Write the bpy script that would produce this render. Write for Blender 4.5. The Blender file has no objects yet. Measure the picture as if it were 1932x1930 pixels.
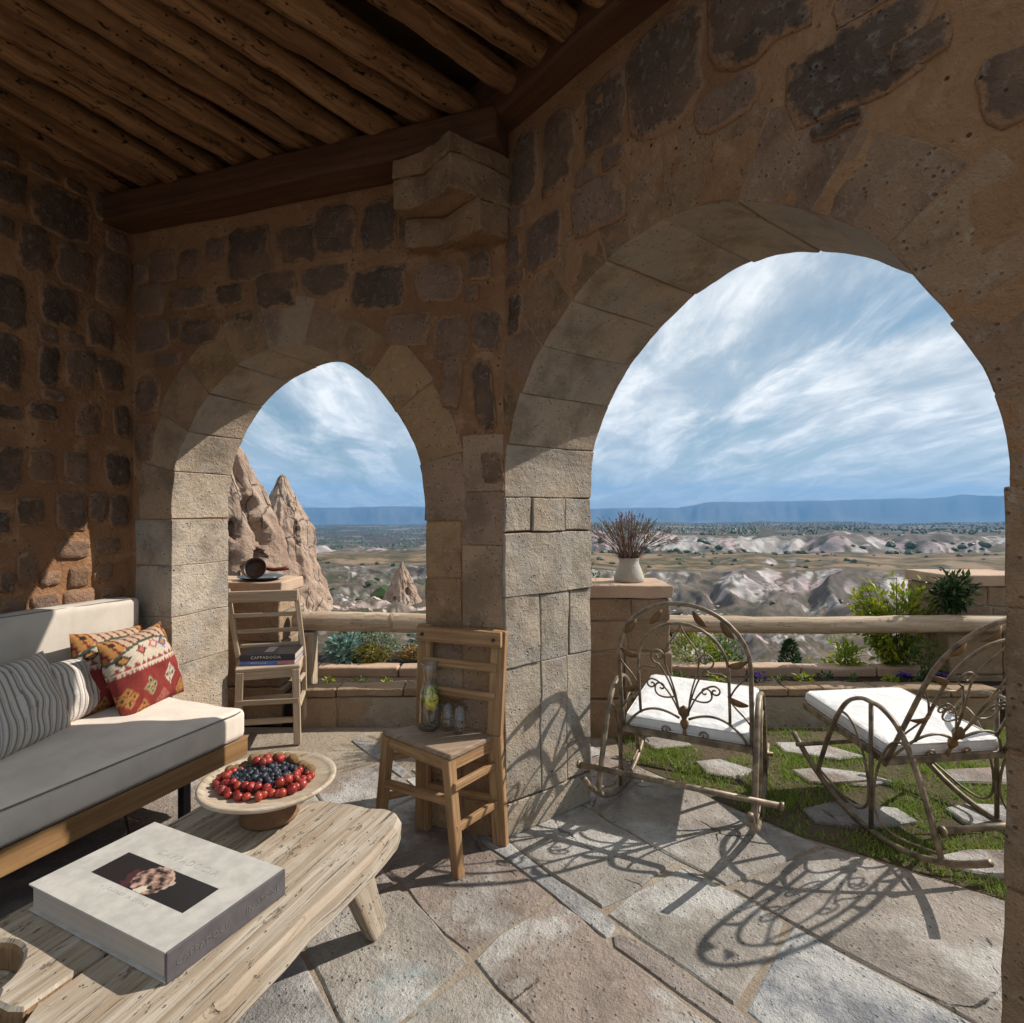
import bpy, math, random
import numpy as np
from mathutils import Vector, Matrix, Euler
import mathutils.noise as mn

random.seed(7)
R = math.radians
scene = bpy.context.scene
C0 = scene.collection

# ------------------------------------------------------------------ camera
cam_d = bpy.data.cameras.new('camera')
cam_d.sensor_width = 36.0
cam_d.lens = 1100.0 / 1932.0 * 36.0
cam_d.shift_y = -5.0 / 1932.0
cam_d.clip_start = 0.05
cam_d.clip_end = 40000
cam = bpy.data.objects.new('camera', cam_d)
C0.objects.link(cam)
cam.location = (0, 0, 1.35)
cam.rotation_euler = (R(90), 0, 0)
scene.camera = cam

# ------------------------------------------------------------------ light
SUN_TO = Vector((0.955, 0.295, 0.0)).normalized()      # horizontal direction towards the sun
SUN_EL = R(38.4)
sun_dir = Vector((SUN_TO.x * math.cos(SUN_EL), SUN_TO.y * math.cos(SUN_EL), math.sin(SUN_EL)))
sd = bpy.data.lights.new('sun', 'SUN')
sd.energy = 5.0
sd.angle = R(0.53)
sd.color = (1.0, 0.945, 0.87)
sun = bpy.data.objects.new('sun', sd)
C0.objects.link(sun)
sun.rotation_euler = sun_dir.to_track_quat('Z', 'Y').to_euler()
sun.location = (20, 6, 20)

world = bpy.data.worlds.new('World')
scene.world = world
world.use_nodes = True
WT = world.node_tree
WT.nodes.clear()

def wn(t, **k):
    n = WT.nodes.new(t)
    for a, b in k.items():
        setattr(n, a, b)
    return n
def wl(a, b):
    WT.links.new(a, b)
def wmath(op, a, b=None, clamp=False):
    n = wn('ShaderNodeMath', operation=op, use_clamp=clamp)
    for i, v in enumerate((a, b)):
        if v is None:
            continue
        if isinstance(v, (int, float)):
            n.inputs[i].default_value = v
        else:
            wl(v, n.inputs[i])
    return n.outputs[0]

sky = wn('ShaderNodeTexSky', sky_type='NISHITA')
sky.sun_disc = False
sky.sun_elevation = SUN_EL
sky.sun_rotation = math.atan2(SUN_TO.x, SUN_TO.y)
sky.altitude = 1200
sky.air_density = 1.1
sky.dust_density = 0.6
sky.ozone_density = 1.6
wtc = wn('ShaderNodeTexCoord')
wsep = wn('ShaderNodeSeparateXYZ')
wl(wtc.outputs['Generated'], wsep.inputs[0])
zc = wmath('MAXIMUM', wsep.outputs[2], 0.0)
den = wmath('ADD', zc, 0.16)
px_ = wmath('DIVIDE', wsep.outputs[0], den)
py_ = wmath('DIVIDE', wsep.outputs[1], den)
wcomb = wn('ShaderNodeCombineXYZ')
wl(px_, wcomb.inputs[0]); wl(py_, wcomb.inputs[1])
def wnoise(scale, detail, rough, sx, sy, rot, dist=0.0, loc=(0, 0, 0)):
    m = wn('ShaderNodeMapping')
    m.inputs['Rotation'].default_value = (0, 0, rot)
    m.inputs['Scale'].default_value = (sx, sy, 1)
    m.inputs['Location'].default_value = loc
    wl(wcomb.outputs[0], m.inputs[0])
    n = wn('ShaderNodeTexNoise')
    n.inputs['Scale'].default_value = scale
    n.inputs['Detail'].default_value = detail
    n.inputs['Roughness'].default_value = rough
    n.inputs['Distortion'].default_value = dist
    wl(m.outputs[0], n.inputs['Vector'])
    return n.outputs[0]
def wramp(v, a, b, o0=0.0, o1=1.0):
    m = wn('ShaderNodeMapRange', interpolation_type='SMOOTHSTEP')
    m.inputs[1].default_value = a; m.inputs[2].default_value = b
    m.inputs[3].default_value = o0; m.inputs[4].default_value = o1
    wl(v, m.inputs[0])
    return m.outputs[0]
SROT = R(50)
big = wnoise(1.0, 6, 0.55, 1.25, 0.32, SROT, 0.3, (0.35, 0.1, 0))
fine = wnoise(2.3, 10, 0.64, 1.2, 0.44, SROT, 0.55, (3.0, 1.0, 0))
puff = wnoise(5.5, 8, 0.62, 1.2, 0.8, SROT, 0.4, (7, 2, 0))
veil = wramp(big, 0.31, 0.55)
strk = wramp(fine, 0.40, 0.66)
pf = wramp(puff, 0.52, 0.72)
msk = wmath('ADD', wmath('MULTIPLY', veil, wramp(fine, 0.28, 0.58, 0.62, 1.0)), 0.18)
msk = wmath('ADD', msk, wmath('MULTIPLY', wmath('MULTIPLY', pf, strk), wramp(big, 0.36, 0.55, 0.10, 0.55)), clamp=True)
msk = wmath('ADD', msk, wmath('MULTIPLY', strk, 0.20), clamp=True)
msk = wmath('MULTIPLY', msk, wramp(wsep.outputs[2], 0.0, 0.16, 0.62, 1.0))
skyhsv = wn('ShaderNodeHueSaturation')
skyhsv.inputs['Hue'].default_value = 0.482
skyhsv.inputs['Saturation'].default_value = 1.12
skyhsv.inputs['Value'].default_value = 0.60
wl(sky.outputs[0], skyhsv.inputs['Color'])
ccol = wn('ShaderNodeMix', data_type='RGBA')
wl(wmath('MULTIPLY', wramp(fine, 0.38, 0.66), wramp(puff, 0.30, 0.62, 0.35, 1.0)), ccol.inputs[0])
ccol.inputs[6].default_value = (4.3, 5.0, 5.6, 1)
ccol.inputs[7].default_value = (8.4, 8.6, 8.7, 1)
cmix = wn('ShaderNodeMix', data_type='RGBA')
wl(msk, cmix.inputs[0])
wl(skyhsv.outputs[0], cmix.inputs[6])
wl(ccol.outputs[2], cmix.inputs[7])
wbg = wn('ShaderNodeBackground')
wbg.inputs[1].default_value = 0.10
wl(cmix.outputs[2], wbg.inputs[0])
wo = wn('ShaderNodeOutputWorld')
wl(wbg.outputs[0], wo.inputs[0])

scene.view_settings.view_transform = 'Standard'
scene.view_settings.look = 'None'
scene.view_settings.gamma = 1.0
scene.view_settings.use_curve_mapping = False
scene.view_settings.exposure = 0.36
scene.render.engine = 'CYCLES'
scene.cycles.use_denoising = True
scene.cycles.max_bounces = 10
scene.cycles.diffuse_bounces = 6
scene.cycles.glossy_bounces = 3
scene.cycles.transmission_bounces = 8
scene.cycles.transparent_max_bounces = 32
scene.cycles.volume_bounces = 0
scene.cycles.caustics_reflective = False
scene.cycles.caustics_refractive = False
scene.cycles.sample_clamp_indirect = 6.0

# ------------------------------------------------------------------ helpers
def tag(o, label=None, cat=None, group=None, kind=None):
    if label: o['label'] = label
    if cat: o['category'] = cat
    if group: o['group'] = group
    if kind: o['kind'] = kind
    return o

def empty(name, loc=(0, 0, 0), rz=0.0):
    o = bpy.data.objects.new(name, None)
    o.empty_display_size = 0.1
    C0.objects.link(o)
    o.location = loc
    o.rotation_euler = (0, 0, rz)
    return o

class MB:
    """Collects shapes; build() links them as one mesh object."""
    def __init__(s):
        s.v = []; s.f = []; s.uv = []
    def add(s, vs, fs, uvs=None):
        n = len(s.v)
        s.v += [tuple(p) for p in vs]
        for i, f in enumerate(fs):
            s.f.append(tuple(n + k for k in f))
            s.uv.append(uvs[i] if uvs else [(0, 0)] * len(f))
        return s
    def bar(s, a, b, w, h, up=(0, 0, 1), w1=None, h1=None):
        a = Vector(a); b = Vector(b); d = b - a; L = d.length; d.normalize()
        up = Vector(up)
        if abs(d.dot(up)) > 0.98: up = Vector((0, 1, 0))
        x = d.cross(up).normalized(); y = x.cross(d)
        w1 = w if w1 is None else w1; h1 = h if h1 is None else h1
        vs = [a - x*w/2 - y*h/2, a + x*w/2 - y*h/2, a + x*w/2 + y*h/2, a - x*w/2 + y*h/2,
              b - x*w1/2 - y*h1/2, b + x*w1/2 - y*h1/2, b + x*w1/2 + y*h1/2, b - x*w1/2 + y*h1/2]
        o = random.random() * 10
        fs = [(3, 2, 1, 0), (4, 5, 6, 7), (0, 1, 5, 4), (1, 2, 6, 5), (2, 3, 7, 6), (3, 0, 4, 7)]
        uv = [[(o, o), (o, o+w), (o+h, o+w), (o+h, o)]] * 2
        acc = o
        for sz in (w, h, w, h):
            uv.append([(o, acc), (o, acc + sz), (o + L, acc + sz), (o + L, acc)])
            acc += sz
        return s.add(vs, fs, uv)
    def box(s, c, size):
        c = Vector(c); sx, sy, sz = size
        ax = max(range(3), key=lambda i: size[i])
        d = Vector((0, 0, 0)); d[ax] = size[ax] / 2
        if ax == 0: return s.bar(c - d, c + d, sy, sz)
        if ax == 1: return s.bar(c - d, c + d, sx, sz)
        return s.bar(c - d, c + d, sx, sy, (0, 1, 0))
    def tube(s, pts, r, seg=8, closed=False, cap=True, up=None, flat=1.0, wob=0.0):
        pts = [Vector(p) for p in pts]; n = len(pts)
        if not isinstance(r, (list, tuple)): r = [r] * n
        rings = []; px = None; L = 0; o = random.random() * 10
        for i, p in enumerate(pts):
            if closed: d = pts[(i + 1) % n] - pts[i - 1]
            else: d = pts[min(i + 1, n - 1)] - pts[max(i - 1, 0)]
            d.normalize()
            if px is None:
                u = Vector(up) if up else (Vector((0, 0, 1)) if abs(d.z) < 0.9 else Vector((1, 0, 0)))
                x = d.cross(u).normalized()
            else:
                x = (px - d * px.dot(d)).normalized()
            px = x; y = d.cross(x)
            if i: L += (p - pts[i - 1]).length
            ring = []
            for k in range(seg):
                t = 2 * math.pi * k / seg
                rr = r[i]
                if wob:
                    q = p + (x * math.cos(t) + y * math.sin(t)) * rr
                    rr *= 1 + wob * mn.noise(q * (0.55 / max(rr, 1e-3)) )
                ring.append(p + x * math.cos(t) * rr + y * math.sin(t) * rr * flat)
            rings.append((ring, L + o))
        vs = [q for ring, _ in rings for q in ring]
        fs = []; uv = []
        m = n if closed else n - 1
        for i in range(m):
            j = (i + 1) % n
            la, lb = rings[i][1], rings[j][1]
            c = 2 * math.pi * r[i] / seg
            for k in range(seg):
                k2 = (k + 1) % seg
                fs.append((i*seg + k, i*seg + k2, j*seg + k2, j*seg + k))
                uv.append([(la, k*c), (la, (k+1)*c), (lb, (k+1)*c), (lb, k*c)])
        if cap and not closed:
            fs.append(tuple(range(seg - 1, -1, -1))); uv.append([(rings[0][1] + 0.3*r[0]*math.cos(6.28*k/seg), r[0]*math.sin(6.28*k/seg)) for k in range(seg - 1, -1, -1)])
            b = (n - 1) * seg
            fs.append(tuple(b + k for k in range(seg))); uv.append([(L + o + 0.3*r[-1]*math.cos(6.28*k/seg), r[-1]*math.sin(6.28*k/seg)) for k in range(seg)])
        return s.add(vs, fs, uv)
    def lathe(s, prof, c=(0, 0, 0), seg=24, wob=0.0):
        c = Vector(c); vs = []; fs = []; uv = []
        for (r, z) in prof:
            for k in range(seg):
                t = 2 * math.pi * k / seg
                rr = r * (1 + wob * mn.noise(Vector((math.cos(t)*1.5, math.sin(t)*1.5, z*6))))
                vs.append(c + Vector((rr*math.cos(t), rr*math.sin(t), z)))
        for i in range(len(prof) - 1):
            for k in range(seg):
                k2 = (k + 1) % seg
                fs.append((i*seg + k, i*seg + k2, (i+1)*seg + k2, (i+1)*seg + k))
                uv.append([(k/seg, i*.1), ((k+1)/seg, i*.1), ((k+1)/seg, (i+1)*.1), (k/seg, (i+1)*.1)])
        return s.add(vs, fs, uv)
    def prism(s, poly, z0, z1, fr=None):
        """poly in 2D; fr=(origin,u,v,n) maps (a,b,c) to space, c along n."""
        n = len(poly)
        area = sum(poly[i][0]*poly[(i+1) % n][1] - poly[(i+1) % n][0]*poly[i][1] for i in range(n))
        if area < 0: poly = poly[::-1]
        def P(a, b, c):
            if fr is None: return Vector((a, b, c))
            return fr[0] + fr[1]*a + fr[2]*b + fr[3]*c
        vs = [P(a, b, z0) for a, b in poly] + [P(a, b, z1) for a, b in poly]
        fs = [tuple(range(n - 1, -1, -1)), tuple(range(n, 2*n))]
        uv = [[poly[i] for i in range(n - 1, -1, -1)], list(poly)]
        for i in range(n):
            j = (i + 1) % n
            fs.append((i, j, n + j, n + i))
            L = math.hypot(poly[j][0]-poly[i][0], poly[j][1]-poly[i][1])
            uv.append([(0, z0), (L, z0), (L, z1), (0, z1)])
        return s.add(vs, fs, uv)
    def leaf(s, p, d, nrm, L, W):
        p = Vector(p); d = Vector(d).normalized(); nrm = Vector(nrm)
        x = d.cross(nrm)
        if x.length < 1e-4: x = d.cross(Vector((0.3, 0.5, 0.8)))
        x.normalize(); up = x.cross(d)
        return s.add([p, p + d*L*.45 + x*W/2 + up*L*.06, p + d*L - up*L*.10, p + d*L*.45 - x*W/2 + up*L*.06], [(0, 1, 2, 3)])
    def mesh(s, name, smooth=False):
        me = bpy.data.meshes.new(name)
        me.from_pydata(s.v, [], s.f)
        ul = me.uv_layers.new(name='UVMap')
        flat = [c for f in s.uv for t in f for c in t]
        ul.data.foreach_set('uv', flat)
        if smooth:
            me.polygons.foreach_set('use_smooth', [True] * len(me.polygons))
        me.update()
        return me
    def build(s, name, m, parent=None, smooth=False, bevel=0.0, seg=2, subsurf=0):
        me = s.mesh(name, smooth)
        me.materials.append(m)
        o = bpy.data.objects.new(name, me)
        C0.objects.link(o)
        if parent: o.parent = parent
        if bevel:
            md = o.modifiers.new('bevel', 'BEVEL')
            md.width = bevel; md.segments = seg; md.limit_method = 'ANGLE'; md.angle_limit = R(40)
        if subsurf:
            md = o.modifiers.new('sub', 'SUBSURF'); md.levels = subsurf; md.render_levels = subsurf
        return o

def copy_tree(o, parent=None):
    c = o.copy(); C0.objects.link(c)
    if parent: c.parent = parent
    for ch in o.children: copy_tree(ch, c)
    return c

# ------------------------------------------------------------------ materials
class NT:
    def __init__(s, name):
        s.m = bpy.data.materials.new(name); s.m.use_nodes = True
        s.t = s.m.node_tree; s.t.nodes.clear()
        s.out = s.n('ShaderNodeOutputMaterial')
        s.b = s.n('ShaderNodeBsdfPrincipled')
        s.t.links.new(s.b.outputs[0], s.out.inputs[0])
    def n(s, t, **k):
        x = s.t.nodes.new(t)
        for a, b in k.items(): setattr(x, a, b)
        return x
    def l(s, a, b): s.t.links.new(a, b)
    def setin(s, sock, v):
        if isinstance(v, (int, float)): sock.default_value = v
        elif isinstance(v, tuple): sock.default_value = v if len(v) == 4 or sock.type == 'VECTOR' else v + (1,)
        else: s.l(v, sock)
    def math(s, op, a, b=0.0, clamp=False):
        x = s.n('ShaderNodeMath', operation=op, use_clamp=clamp)
        s.setin(x.inputs[0], a); s.setin(x.inputs[1], b)
        return x.outputs[0]
    def mix(s, f, a, b, blend='MIX'):
        x = s.n('ShaderNodeMix', data_type='RGBA', blend_type=blend)
        s.setin(x.inputs[0], f); s.setin(x.inputs[6], a); s.setin(x.inputs[7], b)
        return x.outputs[2]
    def rng(s, v, a, b, c=0.0, d=1.0):
        x = s.n('ShaderNodeMapRange', interpolation_type='SMOOTHSTEP')
        s.setin(x.inputs[0], v)
        for i, q in enumerate((a, b, c, d)): x.inputs[i+1].default_value = q
        return x.outputs[0]
    def coord(s, kind='Object', scale=(1, 1, 1), rnd=False, rot=(0, 0, 0)):
        tc = s.n('ShaderNodeTexCoord'); mp = s.n('ShaderNodeMapping')
        mp.inputs['Scale'].default_value = scale
        mp.inputs['Rotation'].default_value = rot
        s.l(tc.outputs[kind], mp.inputs[0])
        if rnd:
            oi = s.n('ShaderNodeObjectInfo')
            v = s.n('ShaderNodeCombineXYZ')
            q = s.math('MULTIPLY', oi.outputs['Random'], 37.0)
            for i in range(3): s.l(q, v.inputs[i])
            s.l(v.outputs[0], mp.inputs['Location'])
        return mp.outputs[0]
    def noise(s, vec, scale, detail=6, rough=0.6, dist=0.0):
        x = s.n('ShaderNodeTexNoise')
        s.l(vec, x.inputs['Vector'])
        x.inputs['Scale'].default_value = scale; x.inputs['Detail'].default_value = detail
        x.inputs['Roughness'].default_value = rough; x.inputs['Distortion'].default_value = dist
        return x.outputs[0]
    def vor(s, vec, scale, feature='F1', out=0):
        x = s.n('ShaderNodeTexVoronoi', feature=feature)
        s.l(vec, x.inputs['Vector']); x.inputs['Scale'].default_value = scale
        return x.outputs[out]
    def ramp(s, v, stops):
        x = s.n('ShaderNodeValToRGB')
        e = x.color_ramp.elements
        while len(e) < len(stops): e.new(0.5)
        for i, (p, c) in enumerate(stops):
            e[i].position = p; e[i].color = tuple(c) + (1,)
        s.l(v, x.inputs[0])
        return x.outputs[0]
    def rand(s): return s.n('ShaderNodeObjectInfo').outputs['Random']
    def attr(s, name):
        x = s.n('ShaderNodeAttribute', attribute_type='OBJECT'); x.attribute_name = name
        return x.outputs['Fac']
    def bump(s, h, strength=0.3, dist=0.02):
        x = s.n('ShaderNodeBump')
        x.inputs['Strength'].default_value = strength; x.inputs['Distance'].default_value = dist
        s.l(h, x.inputs['Height']); s.l(x.outputs[0], s.b.inputs['Normal'])
    def fin(s, col, rough=0.8, spec=0.3, metal=0.0):
        s.setin(s.b.inputs['Base Color'], col)
        s.setin(s.b.inputs['Roughness'], rough)
        s.b.inputs['Specular IOR Level'].default_value = spec
        s.b.inputs['Metallic'].default_value = metal
        return s.m

def m_plain(name, col, rough=0.6, spec=0.3, metal=0.0, var=0.15, scale=30):
    t = NT(name); c = t.coord()
    n = t.noise(c, scale, 4)
    k = t.rng(n, 0.3, 0.7, 1 - var, 1 + var)
    cc = t.mix(1.0, col, (1, 1, 1), 'MULTIPLY')
    x = t.n('ShaderNodeMix', data_type='RGBA', blend_type='MULTIPLY')
    x.inputs[0].default_value = 1.0
    t.l(cc, x.inputs[6])
    cb = t.n('ShaderNodeCombineColor')
    for i in range(3): t.l(k, cb.inputs[i])
    t.l(cb.outputs[0], x.inputs[7])
    return t.fin(x.outputs[2], rough, spec, metal)

def m_stone(name, stops, tint=False, rough=0.9, bump=0.5, pit=0.6, mott=0.5, fleck=0.0, scale=1.0, grey=None, smear=None, crack=0.0):
    """rough stone: base picked per piece, mottled, pitted."""
    t = NT(name)
    c = t.coord('Object', (scale,)*3, rnd=True)
    base = t.ramp(t.attr('tint') if tint else t.rand(), stops)
    n1 = t.noise(c, 5, 8, 0.65)
    n2 = t.noise(c, 34, 6, 0.7)
    n3 = t.noise(c, 120, 4, 0.7)
    vv = t.vor(c, 60)
    pits = t.math('MULTIPLY', t.rng(vv, 0.10, 0.28, 1.0, 0.0), t.rng(n2, 0.48, 0.62))
    dark = t.mix(t.math('MULTIPLY', t.rng(n1, 0.42, 0.68), mott), base, t.mix(0.55, base, (0.02, 0.014, 0.01)))
    lite = t.mix(t.math('MULTIPLY', t.rng(n2, 0.50, 0.75), mott * 0.7), dark, t.mix(0.45, base, (0.62, 0.55, 0.46)))
    if grey:
        lite = t.mix(t.math('MULTIPLY', t.rng(t.noise(c, 3.1, 6, 0.65), 0.47, 0.62), 0.8), lite, grey)
    if smear:
        ea = t.n('ShaderNodeAttribute'); ea.attribute_name = 'edge'
        oc_ = t.coord()
        sm = t.math('ADD', ea.outputs['Fac'], t.math('MULTIPLY', t.math('SUBTRACT', t.noise(oc_, 16, 7, 0.7), 0.5), 1.9))
        wash = t.math('MULTIPLY', t.rng(t.noise(oc_, 2.6, 5, 0.6), 0.48, 0.68), 0.45)
        smf = t.math('MULTIPLY', t.math('MAXIMUM', t.rng(sm, 0.52, 0.85), wash), 0.9)
        lite = t.mix(smf, lite, t.mix(t.rng(t.noise(oc_, 6, 6, 0.7), 0.4, 0.65), smear, tuple(v*1.25 for v in smear)))
    if fleck:
        lite = t.mix(t.math('MULTIPLY', t.rng(n3, 0.66, 0.76), fleck), lite, (0.5, 0.46, 0.4))
    col = t.mix(t.math('MULTIPLY', pits, pit), lite, (0.03, 0.02, 0.015))
    if crack:
        wv = t.n('ShaderNodeVectorMath', operation='ADD')
        nz_ = t.n('ShaderNodeTexNoise'); t.l(c, nz_.inputs['Vector']); nz_.inputs['Scale'].default_value = 6; nz_.inputs['Detail'].default_value = 5
        sc_ = t.n('ShaderNodeVectorMath', operation='SCALE'); sc_.inputs['Scale'].default_value = 0.16; t.l(nz_.outputs[1], sc_.inputs[0])
        t.l(c, wv.inputs[0]); t.l(sc_.outputs[0], wv.inputs[1])
        ck = t.math('MULTIPLY', t.rng(t.vor(wv.outputs[0], 1.5, 'DISTANCE_TO_EDGE'), 0.0, 0.010, 1.0, 0.0), t.rng(n1, 0.50, 0.60))
        col = t.mix(t.math('MULTIPLY', ck, crack), col, (0.06, 0.05, 0.04))
        col = t.mix(t.math('MULTIPLY', t.rng(t.noise(c, 1.6, 8, 0.72, 0.6), 0.48, 0.62), 0.62), col, t.mix(0.6, base, (0.14, 0.115, 0.095)))
    h = t.math('ADD', t.math('MULTIPLY', n2, 0.6), t.math('MULTIPLY', n3, 0.28))
    if crack: h = t.math('SUBTRACT', h, t.math('MULTIPLY', ck, 0.8))
    h = t.math('ADD', h, t.math('MULTIPLY', n1, 0.5))
    h = t.math('SUBTRACT', h, t.math('MULTIPLY', pits, 0.6))
    t.bump(h, bump, 0.03)
    return t.fin(col, rough, 0.2)

def m_mortar(name, a, b, c3, bump=0.6):
    t = NT(name); c = t.coord()
    n0 = t.noise(c, 1.3, 5, 0.6); n1 = t.noise(c, 6, 8, 0.7, 0.4); n2 = t.noise(c, 45, 7, 0.7); n3 = t.noise(c, 170, 3, 0.7)
    col = t.mix(t.rng(n0, 0.38, 0.62), a, b)
    col = t.mix(t.math('MULTIPLY', t.rng(n1, 0.48, 0.68), 0.75), col, c3)
    col = t.mix(t.math('MULTIPLY', t.rng(n2, 0.52, 0.72), 0.35), col, (0.10, 0.06, 0.04))
    pits = t.math('MULTIPLY', t.rng(t.vor(c, 26), 0.07, 0.16, 1.0, 0.0), t.rng(n1, 0.5, 0.58))
    col = t.mix(t.math('MULTIPLY', pits, 0.8), col, (0.03, 0.018, 0.012))
    h = t.math('ADD', t.math('MULTIPLY', n1, 1.0), t.math('MULTIPLY', n2, 0.5))
    h = t.math('ADD', h, t.math('MULTIPLY', n3, 0.15))
    h = t.math('SUBTRACT', h, t.math('MULTIPLY', pits, 0.7))
    t.bump(h, bump, 0.035)
    return t.fin(col, 0.92, 0.15)

def m_wood(name, lite, mid, dark, rough=0.75, sx=2.2, sy=55, bump=0.4, holes=0.0, kind='UV', crack=0.5):
    t = NT(name)
    c = t.coord(kind, (sx, sy, 1), rnd=True)
    c2 = t.coord(kind, (1, 1, 1), rnd=True)
    g = t.noise(c, 1.0, 8, 0.65, 0.6)
    g2 = t.noise(c, 2.8, 5, 0.7, 0.3)
    big = t.noise(c2, 4.5, 4, 0.6)
    col = t.mix(t.rng(g, 0.32, 0.66), lite, mid)
    col = t.mix(t.math('MULTIPLY', t.rng(big, 0.45, 0.72), 0.7), col, mid)
    cr = t.rng(g2, 0.60, 0.72)
    col = t.mix(t.math('MULTIPLY', cr, crack), col, dark)
    h = t.math('SUBTRACT', t.math('MULTIPLY', g, 0.6), t.math('MULTIPLY', cr, 0.5))
    if holes:
        hv = t.math('MULTIPLY', t.rng(t.vor(t.coord(kind, (1, 1.6, 1), rnd=True), 22), 0.05, 0.12, 1, 0), holes)
        hv2 = t.rng(t.noise(t.coord(kind, (1, 2.2, 1), rnd=True), 16, 5, 0.7), 0.60, 0.68)
        hv = t.math('MAXIMUM', hv, t.math('MULTIPLY', hv2, holes))
        col = t.mix(hv, col, dark)
        h = t.math('SUBTRACT', h, hv)
    t.bump(h, bump, 0.012)
    return t.fin(col, rough, 0.25)

def m_fabric(name, col, weave=420, rough=0.95, fold=0.3):
    t = NT(name); c = t.coord()
    n = t.noise(c, 7, 5, 0.6); w = t.noise(c, weave, 2, 0.5)
    cc = t.mix(t.rng(n, 0.35, 0.7), col, tuple(v * 0.86 for v in col))
    t.bump(t.math('ADD', t.math('MULTIPLY', t.noise(t.coord('Object', (1, 1, 0.35)), 11, 3, 0.5, 0.6), fold), t.math('MULTIPLY', w, 0.06)), 0.35, 0.03)
    t.b.inputs['Sheen Weight'].default_value = 0.15
    return t.fin(cc, rough, 0.15)

def m_print(name, rough=0.9, spec=0.2, bump=0.15, scale=300):
    t = NT(name)
    a = t.n('ShaderNodeVertexColor'); a.layer_name = 'print'
    n = t.noise(t.coord(), scale, 3, 0.6)
    col = t.mix(t.rng(n, 0.3, 0.7, 0.0, 0.18), a.outputs[0], (0.05, 0.04, 0.035))
    t.bump(n, bump, 0.01)
    return t.fin(col, rough, spec)

def m_leaf(name, a, b, c3=None, rough=0.5):
    t = NT(name)
    g = t.n('ShaderNodeNewGeometry')
    r = g.outputs['Random Per Island']
    stops = [(0.0, a), (0.55, b)] + ([(1.0, c3)] if c3 else [])
    col = t.ramp(r, stops)
    tr = t.n('ShaderNodeBsdfTranslucent'); t.l(col, tr.inputs[0])
    ms = t.n('ShaderNodeMixShader'); ms.inputs[0].default_value = 0.3
    t.l(t.b.outputs[0], ms.inputs[1]); t.l(tr.outputs[0], ms.inputs[2]); t.l(ms.outputs[0], t.out.inputs[0])
    return t.fin(col, rough, 0.3)

def m_glass(name, tint=(0.985, 0.99, 0.985)):
    """thin clear glass: see-through with a facing-dependent shine"""
    t = NT(name)
    tr = t.n('ShaderNodeBsdfTransparent'); tr.inputs[0].default_value = tint + (1,)
    gl = t.n('ShaderNodeBsdfGlossy'); gl.inputs['Roughness'].default_value = 0.03
    fr = t.n('ShaderNodeLayerWeight'); fr.inputs['Blend'].default_value = 0.5
    ms = t.n('ShaderNodeMixShader')
    t.l(t.math('ADD', t.math('MULTIPLY', t.math('POWER', fr.outputs['Facing'], 3.0), 0.75), 0.06), ms.inputs[0]); t.l(tr.outputs[0], ms.inputs[1]); t.l(gl.outputs[0], ms.inputs[2])
    t.l(ms.outputs[0], t.out.inputs[0])
    return t.m

M = {}
M['mortar'] = m_mortar('wall_mortar', (0.39, 0.208, 0.102), (0.28, 0.140, 0.070), (0.50, 0.295, 0.160), 1.0)
M['basalt'] = m_stone('dark_rough_stone', [(0, (0.120, 0.078, 0.054)), (0.35, (0.18, 0.113, 0.076)), (0.6, (0.225, 0.138, 0.092)), (0.8, (0.265, 0.158, 0.103)), (1, (0.31, 0.188, 0.125))], tint=True, bump=1.0, mott=0.85, fleck=0.6, smear=(0.34, 0.186, 0.098))
M['tuff'] = m_stone('dressed_tuff', [(0, (0.41, 0.25, 0.135)), (0.3, (0.45, 0.305, 0.19)), (0.55, (0.37, 0.235, 0.16)), (0.8, (0.43, 0.255, 0.12)), (1, (0.31, 0.19, 0.13))], bump=1.0, mott=0.8, pit=0.35, smear=(0.31, 0.185, 0.11), fleck=0.4)
M['tuffbrown'] = m_stone('brown_tuff', [(0, (0.33, 0.188, 0.098)), (0.3, (0.36, 0.225, 0.130)), (0.55, (0.30, 0.178, 0.112)), (0.8, (0.345, 0.20, 0.095)), (1, (0.27, 0.160, 0.102))], bump=1.0, mott=0.85, pit=0.3, smear=(0.30, 0.172, 0.098), fleck=0.35)  # darker, browner tuff for the large arch and corbel
M['jamb'] = m_stone('pitted_jamb_stone', [(0, (0.53, 0.445, 0.345)), (0.5, (0.46, 0.38, 0.29)), (1, (0.50, 0.40, 0.30))], bump=1.0, mott=0.9, pit=0.9, grey=(0.38, 0.34, 0.295), fleck=0.5, smear=(0.40, 0.285, 0.19))
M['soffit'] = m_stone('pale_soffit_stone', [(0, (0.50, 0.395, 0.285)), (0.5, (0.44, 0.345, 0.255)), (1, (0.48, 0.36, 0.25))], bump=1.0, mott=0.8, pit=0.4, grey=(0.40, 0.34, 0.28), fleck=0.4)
M['slab'] = m_stone('floor_slab', [(0, (0.42, 0.38, 0.33)), (0.25, (0.365, 0.325, 0.28)), (0.5, (0.29, 0.222, 0.182)), (0.75, (0.315, 0.30, 0.285)), (1, (0.235, 0.245, 0.265))], tint=True, bump=1.0, mott=0.8, pit=0.10, fleck=0.5, scale=0.8, grey=(0.52, 0.50, 0.465), crack=0.55)
M['bed'] = m_mortar('joint_mortar', (0.34, 0.28, 0.21), (0.24, 0.19, 0.14), (0.40, 0.34, 0.27), 0.7)
M['parapet'] = m_stone('warm_parapet_stone', [(0, (0.33, 0.22, 0.13)), (0.5, (0.27, 0.19, 0.12)), (1, (0.36, 0.25, 0.155))], bump=0.8, mott=0.55)
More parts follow.
